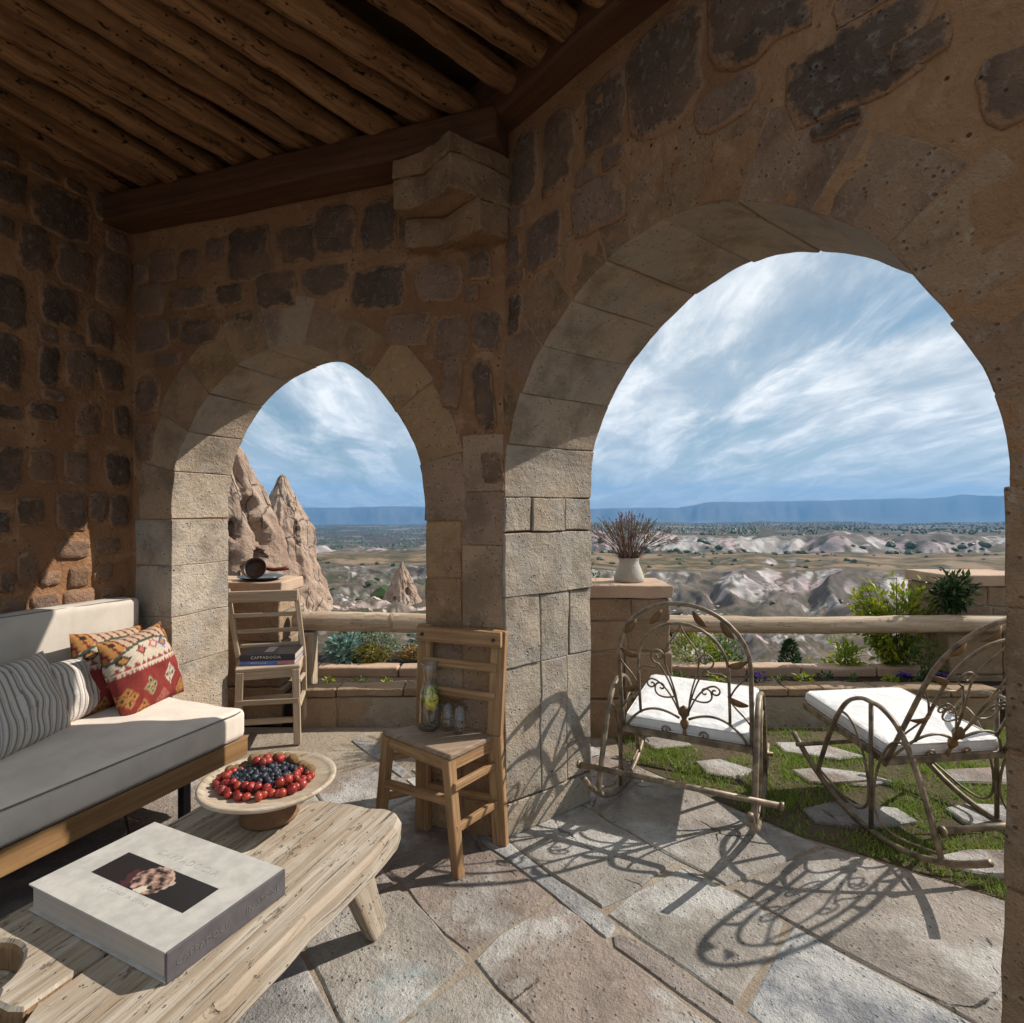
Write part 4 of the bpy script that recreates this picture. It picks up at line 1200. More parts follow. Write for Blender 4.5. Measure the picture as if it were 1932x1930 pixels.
me = bpy.data.meshes.new('valley_ground')
me.vertices.add(len(vs)); me.vertices.foreach_set('co', vs.ravel())
me.loops.add(q_.size); me.loops.foreach_set('vertex_index', q_.ravel().astype(np.int32))
me.polygons.add(len(q_)); me.polygons.foreach_set('loop_start', np.arange(0, q_.size, 4, dtype=np.int32))
me.update(calc_edges=True)
me.polygons.foreach_set('use_smooth', np.ones(len(q_), bool))
ca = me.color_attributes.new('ground_type', 'FLOAT_COLOR', 'POINT')
ca.data.foreach_set('color', np.concatenate([col.reshape(-1, 3), np.ones((len(vs), 1))], 1).ravel().astype(np.float32))
t = NT('valley_earth')
a_ = t.n('ShaderNodeVertexColor'); a_.layer_name = 'ground_type'
n_ = t.noise(t.coord(), 0.35, 6, 0.7)
cc_ = t.mix(t.rng(n_, 0.35, 0.7, 0, 0.45), a_.outputs[0], (0.06, 0.048, 0.036))
t.fin(cc_, 0.95, 0.1)
me.materials.append(t.m)
gr = bpy.data.objects.new('valley_ground', me); C0.objects.link(gr); tag(gr, kind='structure')

# fairy chimneys: weathered tuff cones with gullies and cave mouths
def cone_rock(label, x, y, prof, pits, seedv, lean=0.0, sq=1.0, flute=0.16):
    zb = prof[-1][0]
    o_z = ground_z(x, y)
    nz, ns = 120, 150
    zs = np.linspace(prof[0][0], zb, nz); ph = np.linspace(0, 2*np.pi, ns, endpoint=False)
    PH, ZZ = np.meshgrid(ph, zs)
    rr = np.interp(-ZZ, [-a for a, b in prof], [b for a, b in prof])
    fl = ridge(PH*2.2 + seedv, ZZ*0.10 + seedv, 3, seedv)
    # wrap the noise so the seam closes
    fl2 = ridge((PH-2*np.pi)*2.2 + seedv, ZZ*0.10 + seedv, 3, seedv)
    wv = sst(PH, 1.6*np.pi, 2*np.pi); fl = fl*(1-wv) + fl2*wv
    lump = fbm(np.cos(PH)*1.6 + 9, np.sin(PH)*1.6 + ZZ*.45, 4, seedv+1)
    fine_ = fbm(np.cos(PH)*7 + 9, np.sin(PH)*7 + ZZ*2.0, 4, seedv+4)
    rr = rr*(1 + flute*(fl-.6) + 0.28*(lump-.5)) + 0.26*(fine_-.5)*np.minimum(1, rr) + 0.10*(ridge(PH*9+seedv, ZZ*0.5, 3, seedv+6)-.6)*np.minimum(1, rr) + 0.025*np.sin(ZZ*5.2 + 3*lump)
    for (pa, pz, pw, phh, dep) in pits:
        da = (PH-pa+np.pi) % (2*np.pi) - np.pi
        e = np.sqrt((da*np.maximum(rr, .3)/pw)**2 + ((ZZ-pz)/phh)**2)
        rr = rr - dep*(1-sst(e, .82, 1.0))
    rr = np.maximum(rr, 0.04)
    XX = rr*np.cos(PH)*sq + lean*(ZZ-zb)*0.1; YY = rr*np.sin(PH)
    v_ = np.stack([XX, YY, ZZ-o_z], -1).reshape(-1, 3)
    f_ = []
    for i in range(nz-1):
        for j in range(ns):
            k = (j+1) % ns
            f_.append((i*ns+j, (i+1)*ns+j, (i+1)*ns+k, i*ns+k))
    f_.append(tuple(range(ns-1, -1, -1))[::-1])
    me = bpy.data.meshes.new('fairy_chimney'); me.from_pydata([tuple(p) for p in v_], [], f_)
    me.polygons.foreach_set('use_smooth', [True]*len(me.polygons)); me.update()
    me.materials.append(M['chimney'])
    o = bpy.data.objects.new('fairy_chimney', me); C0.objects.link(o); o.location = (x, y, o_z)
    tag(o, label, 'rock'); return o
t = NT('fairy_chimney_tuff')
c = t.coord('Object', (1, 1, 0.35)); n1 = t.noise(c, 1.1, 8, 0.65); c2 = t.coord(); n2 = t.noise(c2, 2.6, 8, 0.7); n3 = t.noise(c2, 0.35, 4)
cl = t.mix(t.rng(n1, 0.36, 0.64), (0.44, 0.315, 0.235), (0.30, 0.205, 0.15))
cl = t.mix(t.math('MULTIPLY', t.rng(n3, 0.45, 0.62), 0.6), cl, (0.48, 0.375, 0.295))
cl = t.mix(t.math('MULTIPLY', t.rng(n2, 0.54, 0.72), 0.6), cl, (0.14, 0.10, 0.075))
crk = t.rng(t.vor(t.coord('Object', (1, 1, 0.45)), 0.9, 'DISTANCE_TO_EDGE'), 0.0, 0.05, 1.0, 0.0)
crk = t.math('MULTIPLY', crk, t.rng(n3, 0.45, 0.55))
cl = t.mix(t.math('MULTIPLY', crk, 0.6), cl, (0.09, 0.06, 0.045))
t.bump(t.math('SUBTRACT', t.math('ADD', n1, t.math('MULTIPLY', n2, 0.9)), t.math('MULTIPLY', crk, 0.5)), 1.0, 0.3)
M['chimney'] = t.fin(cl, 0.95, 0.1)
def face_ang(x, y, off):     # direction on the rock that looks back at the terrace, plus an offset (positive: to the right in the photo)
    return math.atan2(-y, -x) + off
x, y = -18.6, 36.0; f0 = face_ang(x, y, 0)
cone_rock('big cave pocked tuff rock beyond the pier in the small arch', x, y,
          [(7.2, .25), (6.3, 1.0), (4.6, 2.0), (1.9, 3.15), (-0.4, 3.9), (-2.7, 4.5), (-6, 5.6), (-10, 7.0)],
          [(f0+0.60, 3.5, .34, 1.6, 1.4), (f0+0.72, 1.5, .85, .60, 2.0), (f0+0.86, -0.2, .85, .85, 2.0), (f0+0.74, 0.5, .45, 1.3, 1.0), (f0+0.30, 0.2, .30, .6, 1.4), (f0+0.68, -1.4, .55, .45, 1.5), (f0+0.98, -1.2, .6, .9, 1.2), (f0+0.22, -1.9, .55, .9, .9), (f0+0.42, -2.5, .4, .8, .7), (f0+0.10, -0.9, .35, .7, .8)], 2.0, flute=0.22)
x, y = -18.9, 48.0; f0 = face_ang(x, y, 0)
cone_rock('tall pointed fairy chimney just right of the cave pocked rock', x, y,
          [(4.2, .10), (3.9, .35), (3.0, .70), (1.35, 1.45), (0.0, 2.2), (-1.7, 2.4), (-2.8, 2.55), (-3.4, 2.7), (-5.5, 3.3), (-10, 4.6)],
          [(f0+0.5, -0.6, .3, 1.1, .5), (f0+0.05, -2.2, .25, 1.4, .5), (f0-0.35, -2.0, .2, 1.2, .45)], 5.0, flute=0.26)
x, y = -13.2, 70.0; f0 = face_ang(x, y, 0)
cone_rock('small tuff cone low in the valley above the wooden rail', x, y,
          [(-5.0, .10), (-5.6, .35), (-7.0, 1.0), (-9.0, 1.9), (-10.5, 2.5), (-14, 4.0)],
          [(f0+0.45, -8.4, .35, .45, .6), (f0-0.5, -9.2, .3, .3, .5)], 8.0, flute=0.26)

# bushes of the valley
def blob_mesh(name, seedv, m, tall=1.0):
    import bmesh
    bm = bmesh.new(); bmesh.ops.create_icosphere(bm, subdivisions=2, radius=1.0)
    for v in bm.verts:
        n = mn.noise(v.co*2.3 + Vector((seedv*7, 0, 0)))
        v.co *= 1 + 0.42*n; v.co.z = v.co.z*0.8*tall + 0.55*tall
    me = bpy.data.meshes.new(name); bm.to_mesh(me); bm.free(); me.materials.append(m); return me
bm_ = [blob_mesh('valley_bush', k, M['leaf_dark'] if k % 3 else M['leaf_olive']) for k in range(5)]
rb = random.Random(31)
spots = []
BL = ['dark bush on the yellow plateau above the near white cliffs', 'round bush along the foot of the second pale cliff band', 'dark tree like bush on the plain behind the second cliff band', 'small bush among the near white tuff slopes under the long rail', 'bush among the pale gullies seen through the small arch', 'larger dark bush cluster below the cliffs near the right side of the large arch']
for k in range(70): spots.append((rb.uniform(-8, 42), rb.uniform(520, 900), rb.uniform(1.6, 3.6)))
for k in range(60): spots.append((rb.uniform(2, 43), rb.uniform(880, 975), rb.uniform(3.0, 6.5)))
for k in range(50): spots.append((rb.uniform(-28, 43), rb.uniform(1150, 1700), rb.uniform(4, 7)))
for k in range(25): spots.append((rb.uniform(8, 42), rb.uniform(200, 420), rb.uniform(1.2, 2.4)))
for k in range(25): spots.append((rb.uniform(-22, -8), rb.uniform(150, 700), rb.uniform(1.5, 3.5)))
NS = len(spots)
spots += [(34.4, 955, 11), (39, 940, 8), (37.2, 930, 6), (33, 965, 8), (-12.4, 78, 1.5)]
for bi, (a_, d_, s_) in enumerate(spots):
    x, y = d_*math.tan(R(a_)), d_
    o = bpy.data.objects.new('valley_bush', bm_[rb.randrange(5)]); C0.objects.link(o)
    o.location = (x, y, ground_z(x, y) - 0.25*s_); o.scale = (s_*rb.uniform(.8, 1.3), s_, s_*rb.uniform(.7, 1.1)); o.rotation_euler = (0, 0, rb.uniform(0, 6))
    ki = 5 if bi >= NS else 0 if bi < 70 else 1 if bi < 130 else 2 if bi < 180 else 3 if bi < 205 else 4
    if bi == len(spots)-1: tag(o, 'single rounded green bush just left of the small tuff cone', 'bush')
    else: tag(o, BL[ki], 'bush', ('bushes on the plateau', 'bushes at the second cliff foot', 'bushes on the far plain', 'bushes on the near slopes', 'bushes in the left gullies', 'large bushes at the right')[ki])
# far scrub that reads as one speckled mass
vs = []; fs = []
for k in range(9000):
    a_ = rb.uniform(-32, 46); d_ = 1200*(5.0**rb.random())
    x, y = d_*math.tan(R(a_)), d_
    if mn.noise(Vector((a_*.35, math.log(d_)*7, 2))) + .6*mn.noise(Vector((a_*1.3, math.log(d_)*22, 5))) < -.05 + .2*rb.random(): continue
    z = ground_z(x, y)
    s_ = rb.uniform(1.6, 5.5)*(1 + d_/4000); b = len(vs)
    vs += [(x-s_, y, z-1), (x+s_, y, z-1), (x, y-s_, z-1), (x, y+s_, z-1), (x+rb.uniform(-.4, .4)*s_, y, z+s_*0.9)]
    fs += [(b, b+2, b+4), (b+2, b+1, b+4), (b+1, b+3, b+4), (b+3, b, b+4)]
m_ = MB(); m_.add(vs, fs); o = m_.build('far_scrub', M['leaf_dark']); tag(o, 'far scrub speckling the plain below the blue mesas', 'scrub', kind='stuff')

# ------------------------------------------------------------------ haze
m_ = MB(); m_.prism([(-18500, -17500), (18500, -17500), (18500, 17500), (-18500, 17500)], -520, 620)
t = bpy.data.materials.new('air'); t.use_nodes = True; nt = t.node_tree; nt.nodes.clear()
ho = nt.nodes.new('ShaderNodeOutputMaterial'); hv = nt.nodes.new('ShaderNodeVolumePrincipled')
hv.inputs['Color'].default_value = (0.17, 0.47, 0.90, 1); hv.inputs['Density'].default_value = 0.66e-4; hv.inputs['Anisotropy'].default_value = 0.0
nt.links.new(hv.outputs[0], ho.inputs['Volume'])
hz = m_.build('haze', t); tag(hz, kind='stuff')

# ------------------------------------------------------------------ sofa
RL = math.atan2(-0.359, 0.933)
sofa = empty('sofa', LC, RL)
tag(sofa, 'long pale grey cushioned sofa on an amber wooden frame along the left wall', 'sofa')
def soft_box(size, c, bev, m, parent, name, puff=0.012, seg=5, nz=None):
    import bmesh
    bm = bmesh.new(); bmesh.ops.create_cube(bm, size=1.0)
    bmesh.ops.scale(bm, vec=size, verts=bm.verts)
    bmesh.ops.bevel(bm, geom=bm.edges[:] + bm.verts[:], offset=bev, segments=seg, profile=0.5, affect='EDGES')
    for ax in range(3):
        for t in (np.linspace(-.5, .5, max(3, int(size[ax]/0.035)))[1:-1]):
            co = [0, 0, 0]; co[ax] = t*size[ax]; no = [0, 0, 0]; no[ax] = 1
            if abs(co[ax]) > size[ax]/2 - bev*1.1: continue
            bmesh.ops.bisect_plane(bm, geom=bm.verts[:] + bm.edges[:] + bm.faces[:], plane_co=co, plane_no=no)
    for v in bm.verts:
        p = v.co
        k = 1.0
        for ax in range(3): k *= max(0.0, 1-(abs(p[ax])/(size[ax]/2))**4) if size[ax] > min(size)*1.5 else 1
        n = mn.noise(Vector((p.x*5+c[0]*3, p.y*5, p.z*5+c[2])))
        ax = min(range(3), key=lambda i: size[i])
        s_ = 1 if p[ax] > 0 else -1
        if abs(p[ax]) > size[ax]*0.3: v.co[ax] += s_*puff*k + 0.004*n
        v.co += Vector((n, mn.noise(p*6+Vector((3, 1, 2))), 0))*0.0035
        if max(size) > 1: v.co.z += (0.006*mn.noise(Vector((p.x*9, p.y*3.1, c[2]*9))) + 0.004*mn.noise(Vector((p.x*4 + p.y*8, p.y*4 - p.x*6, 3))) + 0.003*mn.noise(Vector((p.x*22, p.y*6, 8))))*(1 if p.z > 0 else .3)
    me = bpy.data.meshes.new(name); bm.to_mesh(me); bm.free()
    me.polygons.foreach_set('use_smooth', [True]*len(me.polygons)); me.materials.append(m)
    o = bpy.data.objects.new(name, me); C0.objects.link(o); o.parent = parent; o.location = c
    return o
S0, S1 = -0.09, -2.5      # far end and near end along the wall
L_ = S0-S1; mid = (S0+S1)/2
seatc = soft_box((0.745, L_, 0.130), (0.115+0.745/2, mid, 0.385), 0.028, M['sofa'], sofa, 'seat_cushion', 0.008)
backc = soft_box((0.115, L_+0.03, 0.47), (0.085, mid+0.015, 0.675), 0.028, M['sofaback'], sofa, 'back_cushion', 0.010)
def piping_loop(x, z0, z1, y0, y1, r, rad):
    pts = []
    for (cy, cz, a0) in ((y1-r, z1-r, 0), (y0+r, z1-r, 90), (y0+r, z0+r, 180), (y1-r, z0+r, 270)):
        for k in range(5):
            a = R(a0 + 90*k/4); pts.append((x, cy + r*math.cos(a), cz + r*math.sin(a)))
    m_ = MB(); m_.tube(pts, rad, 6, closed=True); return m_
piping_loop(0.130, 0.445, 0.905, S1, S0+0.025, 0.05, 0.0035).build('piping', M['piping'], backc, True).matrix_parent_inverse = Matrix.Translation(-backc.location)
piping_loop(0.045, 0.445, 0.908, S1, S0+0.025, 0.05, 0.0035).build('piping', M['piping'], backc, True).matrix_parent_inverse = Matrix.Translation(-backc.location)
for z in (0.440, 0.330):
    m_ = MB(); m_.tube([(0.16, S0-0.014, z), (0.82, S0-0.012, z), (0.852, S0-0.03, z), (0.858, S0-0.06, z), (0.857, mid, z), (0.858, S1, z)], 0.003, 6)
    m_.build('piping', M['piping'], seatc, True).matrix_parent_inverse = Matrix.Translation(-seatc.location)
m_ = MB(); m_.bar((0.842, S1, 0.278), (0.842, S0+0.01, 0.278), 0.030, 0.085); m_.build('front_rail', M['sofawood'], sofa, False, bevel=0.004)
m_ = MB(); m_.bar((0.06, S0+0.005, 0.278), (0.826, S0+0.005, 0.278), 0.028, 0.083); m_.build('end_rail', M['sofawood'], sofa, False, bevel=0.004)
m_ = MB(); m_.bar((0.05, S1, 0.278), (0.05, S0+0.02, 0.278), 0.028, 0.083); m_.build('back_rail', M['sofawood'], sofa, False, bevel=0.004)
m_ = MB(); m_.box((0.44, mid, 0.306), (0.76, L_-0.05, 0.018)); m_.build('seat_board', M['sofawood'], sofa)
for (x, y) in ((0.80, -0.36), (0.10, -0.16), (0.80, -2.3), (0.10, -2.3), (0.80, -1.35)):
    m_ = MB(); m_.box((x, y, 0.118), (0.035, 0.035, 0.237)); m_.build('leg', M['darkleg'], sofa, False, bevel=0.003)

# pillows: a quilted sheet per side, print painted per vertex
def pillow(name, label, group, w, h, th, loc, rot, fn, mat, res=56, parent_rot=RL, base=LC, cat='pillow', pinch=0.10):
    vs = []; cols = []
    for side in (1, -1):
        for j in range(res+1):
            for i in range(res+1):
                u, v = i/res*2-1, j/res*2-1
                k = max(0, (1-abs(u)**2.6))**0.55*max(0, (1-abs(v)**2.6))**0.55
                pu = 1 - pinch*(1-abs(u)**2)*0 - pinch*(1-v*v)*abs(u)**3*0.5
                pv = 1 - pinch*(1-u*u)*abs(v)**3*0.8
                n = mn.noise(Vector((u*2.2 + w*9, v*2.2, side*2 + h)))
                vs.append((u*w/2*pu, side*(th/2*k*(1+0.25*n)) , v*h/2*pv))
                cols.append(tuple(fn(i/res, j/res, side)) + (1,))
    n1 = (res+1)**2; fs = []
    for side in range(2):
        for j in range(res):
            for i in range(res):
                a = side*n1 + j*(res+1)+i
                f = (a, a+1, a+res+2, a+res+1)
                fs.append(f[::-1] if side == 0 else f)
    me = bpy.data.meshes.new(name); me.from_pydata(vs, [], fs)
    ca = me.color_attributes.new('print', 'FLOAT_COLOR', 'POINT')
    ca.data.foreach_set('color', np.array(cols, np.float32).ravel())
    me.polygons.foreach_set('use_smooth', [True]*len(me.polygons)); me.update(); me.materials.append(mat)
    o = bpy.data.objects.new(name, me); C0.objects.link(o)
    mw = Matrix.Translation(base) @ Matrix.Rotation(parent_rot, 4, 'Z') @ Matrix.Translation(loc) @ rot
    o.matrix_world = mw
    tag(o, label, cat, group); return o
CREAM = (0.56, 0.47, 0.36); REDK = (0.27, 0.042, 0.034); DKRED = (0.15, 0.022, 0.022); GRN = (0.06, 0.075, 0.05); ORG = (0.42, 0.20, 0.06); BLK = (0.03, 0.02, 0.02); PNK = (0.42, 0.14, 0.11); OLV = (0.30, 0.26, 0.13)
def kilim(u, v, side, seedv=0):
    c = CREAM
    arc = 0.90 - 0.16*(2*u-1)**2
    if v < 0.52:
        c = tuple(a*(0.85+0.3*mn.noise(Vector((u*14, v*5+seedv, 1)))) for a in REDK)
        fx = [(0.33, .30, OLV), (0.66, .34, CREAM), (0.93, .36, CREAM), (0.07, .26, ORG), (0.22, .06, ORG), (0.52, .08, PNK), (0.86, .10, ORG)]
        for (cx, cy, k) in fx:
            du, dv = (u-cx)/0.105, (v-cy)/0.135
            for (sx, sy) in ((.5, 0), (-.5, 0), (0, .5), (0, -.5)):
                e = abs(du-sx)+abs(dv-sy)
                if e < 0.46: c = k
                if e < 0.18: c = BLK if k != PNK else REDK
    elif v < 0.64:
        q = (u*11 + (0.5 if v > .58 else 0)) % 1.0
        tri = abs(q-.5)*2
        lv = (v-0.52)/0.06 if v < .58 else (v-.58)/.06
        c = REDK if tri > lv*0.95 else CREAM
        if 0.5-abs(q-.5) < .12 and v < .58: c = CREAM
    else:
        for (cx, cy, k, k2) in ((0.12, .70, BLK, ORG), (0.36, .76, DKRED, PNK), (0.58, .78, PNK, CREAM), (0.72, .76, (0.10, .09, .22), ORG), (0.90, .72, ORG, DKRED)):
            du, dv = (u-cx)/0.10, (v-cy)/0.085
            e = abs(du)+abs(dv)
            saw = 0.12*(1 if int((math.atan2(dv, du)+3.2)*4.5) % 2 else -1)
            if e < 0.9+saw: c = k
            if e < 0.5: c = k2
        if abs(v-(arc-0.03)) < 0.016: c = GRN
        if v > arc-0.012:
            c = ORG if (u < 0.2 or u > .84) else (0.50, 0.36, 0.24)
            if abs((u*9 + v*3) % 1 - .5) < .13: c = DKRED
            if (u-0.1)**2+(v-.93)**2 < .0012 or (u-0.93)**2+(v-.93)**2 < .0009: c = BLK
    f = 0.88 + 0.24*mn.noise(Vector((u*60, v*60, seedv)))
    return tuple(max(0, x*f) for x in c)
def rotp(yaw, lean, roll=0): return Matrix.Rotation(R(yaw), 4, 'Z') @ Matrix.Rotation(R(lean), 4, 'X') @ Matrix.Rotation(R(roll), 4, 'Y')
# local frame of the sofa: x away from the wall, y towards the far corner
pillow('kilim_pillow', 'red and cream woven kilim pillow, front one of the two at the sofa end', 'kilim pillows', 0.40, 0.37, 0.15, (0.36, -0.21, 0.605), rotp(105, -18, -3), lambda u, v, s: kilim(u, v, s, 0), M['kilim'])
pillow('kilim_pillow', 'red kilim pillow with orange corner, tucked behind the other kilim pillow', 'kilim pillows', 0.40, 0.37, 0.13, (0.235, -0.262, 0.612), rotp(102, -14, 5), lambda u, v, s: kilim(u, v, s, 5), M['kilim'])
def stripes(u, v, s, k=0):
    x = u*14 + 0.05*mn.noise(Vector((u*3, v*2, k)))
    q = x % 1.0; i = int(x) % 4
    base = (0.74, 0.66, 0.57)
    if q < .26: c = (0.27, 0.245, 0.235)
    elif q < .36: c = base
    elif q < .46: c = (0.42, 0.38, 0.36)
    elif i == 2 and q < .62: c = (0.50, 0.46, 0.44)
    else: c = base
    f = 0.9 + 0.15*mn.noise(Vector((u*90, v*90, k)))
    return tuple(a*f for a in c)
pillow('striped_pillow', 'large grey striped pillow at the left edge, in front of the smaller striped one', 'striped pillows', 0.44, 0.36, 0.16, (0.36, -0.735, 0.60), rotp(112, -22, 3), lambda u, v, s: stripes(u, v, s, 1), M['stripe'], res=110)
pillow('striped_pillow', 'smaller grey striped pillow between the large striped one and the kilim pillows', 'striped pillows', 0.33, 0.28, 0.13, (0.27, -0.46, 0.575), rotp(104, -16, 2), lambda u, v, s: stripes(u, v, s, 4), M['stripe'], res=100)

# ------------------------------------------------------------------ coffee table
TRZ = math.atan2(-0.34, 0.94)
ta = Vector((0.34, 0.94, 0)).normalized(); tb = Vector((-0.94, 0.34, 0)).normalized()
TF = Vector((-0.325, 1.894, 0))
tc_ = TF - ta*0.5 + tb*0.35
table = empty('coffee_table', tc_, TRZ)
tag(table, 'low rustic table of bleached planks with splayed board legs', 'table')
def plank(outline, z0, z1, name):
    # outline in (a,b): a along the table from its far end, b from the right edge
    pts = [(0.35-b, 0.5+a) for a, b in outline]
    n = len(pts)
    area = sum(pts[i][0]*pts[(i+1) % n][1] - pts[(i+1) % n][0]*pts[i][1] for i in range(n))
    if area < 0: pts = pts[::-1]
    def shrink(d):
        out = []
        for i in range(n):
            a = Vector(pts[i-1]); b = Vector(pts[i]); c = Vector(pts[(i+1) % n])
            e0 = (b-a).normalized(); e1 = (c-b).normalized()
            m = Vector((-e0.y-e1.y, e0.x+e1.x))
            m = m.normalized() if m.length > 1e-4 else Vector((-e0.y, e0.x))
            out.append(b + m*d)
        return out
    rings = [(shrink(0.006), z0), (shrink(0.0), z0+.008), (shrink(0.0), z1-.016), (shrink(0.004), z1-.006), (shrink(0.011), z1)]
    vs = []; fs = []
    for k, (ring, z) in enumerate(rings):
        for p in ring:
            w = mn.noise(Vector((p[0]*9, p[1]*9, z*30)))*.004
            vs.append((p[0] + (w if k < 3 else 0), p[1], z + (0.002*mn.noise(Vector((p[0]*14, p[1]*5, 2))) if k > 2 else 0)))
    for k in range(len(rings)-1):
        for i in range(n):
            j_ = (i+1) % n; fs.append((k*n+i, k*n+j_, (k+1)*n+j_, (k+1)*n+i))
    fs.append(tuple(range(n-1, -1, -1))); fs.append(tuple(range((len(rings)-1)*n, len(rings)*n)))
    m_ = MB(); m_.add(vs, fs)
    m_.uv = [[(m_.v[i][1], m_.v[i][0] + m_.v[i][2]) for i in f] for f in m_.f]
    nw = (len(rings)-1)*n
    for fi in range(nw):
        f = m_.f[fi]
        per = [(0.0, 0.0)]*4
        a0, a1 = m_.v[f[0]], m_.v[f[1]]
        if (a0[1]+a1[1])/2 < 0.5-0.785 and a0[0] < 0.33:
            q = fi % n*0.031
            m_.uv[fi] = [(m_.v[i][2]*1.0, q + (0 if k in (0, 3) else math.hypot(a1[0]-a0[0], a1[1]-a0[1]))) for k, i in enumerate(f)]
    o = m_.build(name, M['table'], table, False)
    o.data.materials.append(M['tableend'])
    for fi in range(nw - n):
        f = m_.f[fi]; a0, a1 = m_.v[f[0]], m_.v[f[1]]
        if (a0[1]+a1[1])/2 < 0.5-0.785 and a0[0] < 0.33: o.data.polygons[fi].material_index = 1
    return o
rt = random.Random(4)
def wavy(a0, b0, a1, b1, n, amp):
    return [(a0+(a1-a0)*k/n + (rt.uniform(-amp, amp)*.3 if 0 < k < n else 0), b0+(b1-b0)*k/n + (rt.uniform(-amp, amp) if 0 < k < n else 0)) for k in range(n)]
right = wavy(-0.16, -0.004, -1.18, 0.0, 12, .006) + [(-1.18, 0.0), (-1.20, 0.05), (-1.19, 0.160)] + wavy(-1.19, .163, -0.885, .166, 3, .003) + [(-0.885, .166), (-0.842, .172), (-.838, .24), (-0.846, .302), (-0.90, .298), (-0.905, 0.343)] + wavy(-0.90, .345, -0.03, .345, 10, .003) + [(-0.028, .345), (-0.018, .30), (-0.006, .22), (-0.010, .15), (0.004, .10), (-0.004, .055), (-0.035, .02), (-0.09, .002)]
arc = [(-.905 + .0*k, .452) for k in range(1)] + [(-0.93 + 0.125*math.sin(math.pi*k/14), .575 - .115*math.cos(math.pi*k/14)) for k in range(1, 14)]
left = [(-0.03, .352)] + wavy(-0.03, .352, -0.91, .352, 8, .003)[1:] + [(-0.915, .352), (-0.926, .385), (-0.925, .43)] + arc + [(-.935, .69), (-.94, .70)] + wavy(-.94, .70, -0.05, .70, 10, .006)[1:] + [(-0.05, .70), (-0.062, .62), (-0.045, .53), (-0.06, .45), (-0.04, .40)]
plank(right, 0.284, 0.360, 'plank')
plank(left, 0.286, 0.358, 'plank')
m_ = MB(); m_.box((0.0, -0.32, 0.262), (0.62, 0.09, 0.042)); m_.build('batten', M['table'], table, False, bevel=0.005)
m_ = MB(); m_.box((0.0, 0.30, 0.262), (0.62, 0.09, 0.042)); m_.build('batten', M['table'], table, False, bevel=0.005)
def board_leg(x, y, sx, sy):
    m_ = MB()
    # wide board leg, splayed; tapered towards the foot
    def P(u, w, z, k): return (x + w + sx*k, y + u + sy*k, z)
    vs = []
    for (z, k, hw, ht) in ((0.288, 0.0, 0.060, 0.024), (0.10, 0.65, 0.046, 0.022), (0.0, 1.0, 0.036, 0.020)):
        vs += [P(-hw, -ht, z, k), P(hw, -ht, z, k), P(hw, ht, z, k), P(-hw, ht, z, k)]
    fs = []; uv = []
    for L in range(2):
        for i in range(4):
            j = (i+1) % 4; fs.append((L*4+i, (L+1)*4+i, (L+1)*4+j, L*4+j))
            uv.append([(L*.2, i*.08), (L*.2+.2, i*.08), (L*.2+.2, i*.08+.08), (L*.2, i*.08+.08)])
    fs += [(0, 1, 2, 3), (11, 10, 9, 8)]; uv += [[(0, 0), (0, .1), (.05, .1), (.05, 0)]]*2
    m_.add(vs, fs, uv)
    return m_
for (x, y, sx, sy) in ((0.26, 0.30, 0.005, 0.125), (-0.26, 0.30, -0.005, 0.125), (0.27, -0.32, 0.005, -0.11), (-0.26, -0.30, -0.005, -0.11)):
    board_leg(x, y, sx, sy).build('leg', M['table'], table, False, bevel=0.008, seg=2)

# ------------------------------------------------------------------ text helper
def text_mesh(txt, size, m, parent, name, mw, ext=0.0004, font_shear=0.0, spacing=1.0):
    cu = bpy.data.curves.new(name, 'FONT'); cu.body = txt; cu.size = size; cu.align_x = 'CENTER'; cu.align_y = 'CENTER'
    cu.extrude = ext; cu.space_character = spacing; cu.resolution_u = 2
    tmp = bpy.data.objects.new(name, cu); C0.objects.link(tmp)
    bpy.context.view_layer.update()
    me = bpy.data.meshes.new_from_object(tmp.evaluated_get(bpy.context.evaluated_depsgraph_get()))
    bpy.data.objects.remove(tmp); bpy.data.curves.remove(cu)
    me.materials.clear(); me.materials.append(m); me.name = name
    o = bpy.data.objects.new(name, me); C0.objects.link(o); o.parent = parent; o.matrix_local = mw
    return o

# ------------------------------------------------------------------ big book on the table
b0 = Vector((-1.067, 1.727, 0)); b1 = Vector((-0.598, 1.5015, 0)); b2 = Vector((-0.707, 1.2076, 0)); b3 = Vector((-1.177, 1.429, 0))
bc = (b0+b1+b2+b3)/4
bx = ((b1-b0)+(b2-b3)).normalized(); bw = ((b1-b0).length+(b2-b3).length)/2; bh = ((b1-b2).length+(b0-b3).length)/2
book = empty('art_book', (bc.x, bc.y, 0.360), math.atan2(bx.y, bx.x))
tag(book, 'thick putty coloured art book with a dark picture panel, lying on the low table', 'book')
m_ = MB(); m_.box((-0.004, 0, 0.034), (bw-0.020, bh-0.014, 0.056)); m_.uv = [[(m_.v[i][0]+m_.v[i][1], m_.v[i][2]) for i in f] for f in m_.f]
m_.build('page_block', M['paper'], book)
def cover_sheet(z0, z1, warp):
    N = 16; vs = []; fs = []
    for k in range(N+1):
        for s_ in (-1, 1):
            x = -bw/2 + bw*k/N; y = s_*bh/2
            w = warp*math.sin(3.14159*k/N)*(1 if s_ < 0 else 0.1)
            for z in (z0, z1): vs.append((x, y, z + w))
    for k in range(N):
        a = 4*k; b = a+4
        fs += [(a+1, b+1, b+3, a+3), (a, a+2, b+2, b), (a, b, b+1, a+1), (a+2, a+3, b+3, b+2)]
    fs += [(0, 1, 3, 2), (4*N, 4*N+2, 4*N+3, 4*N+1)]
    mm = MB(); mm.add(vs, fs); return mm
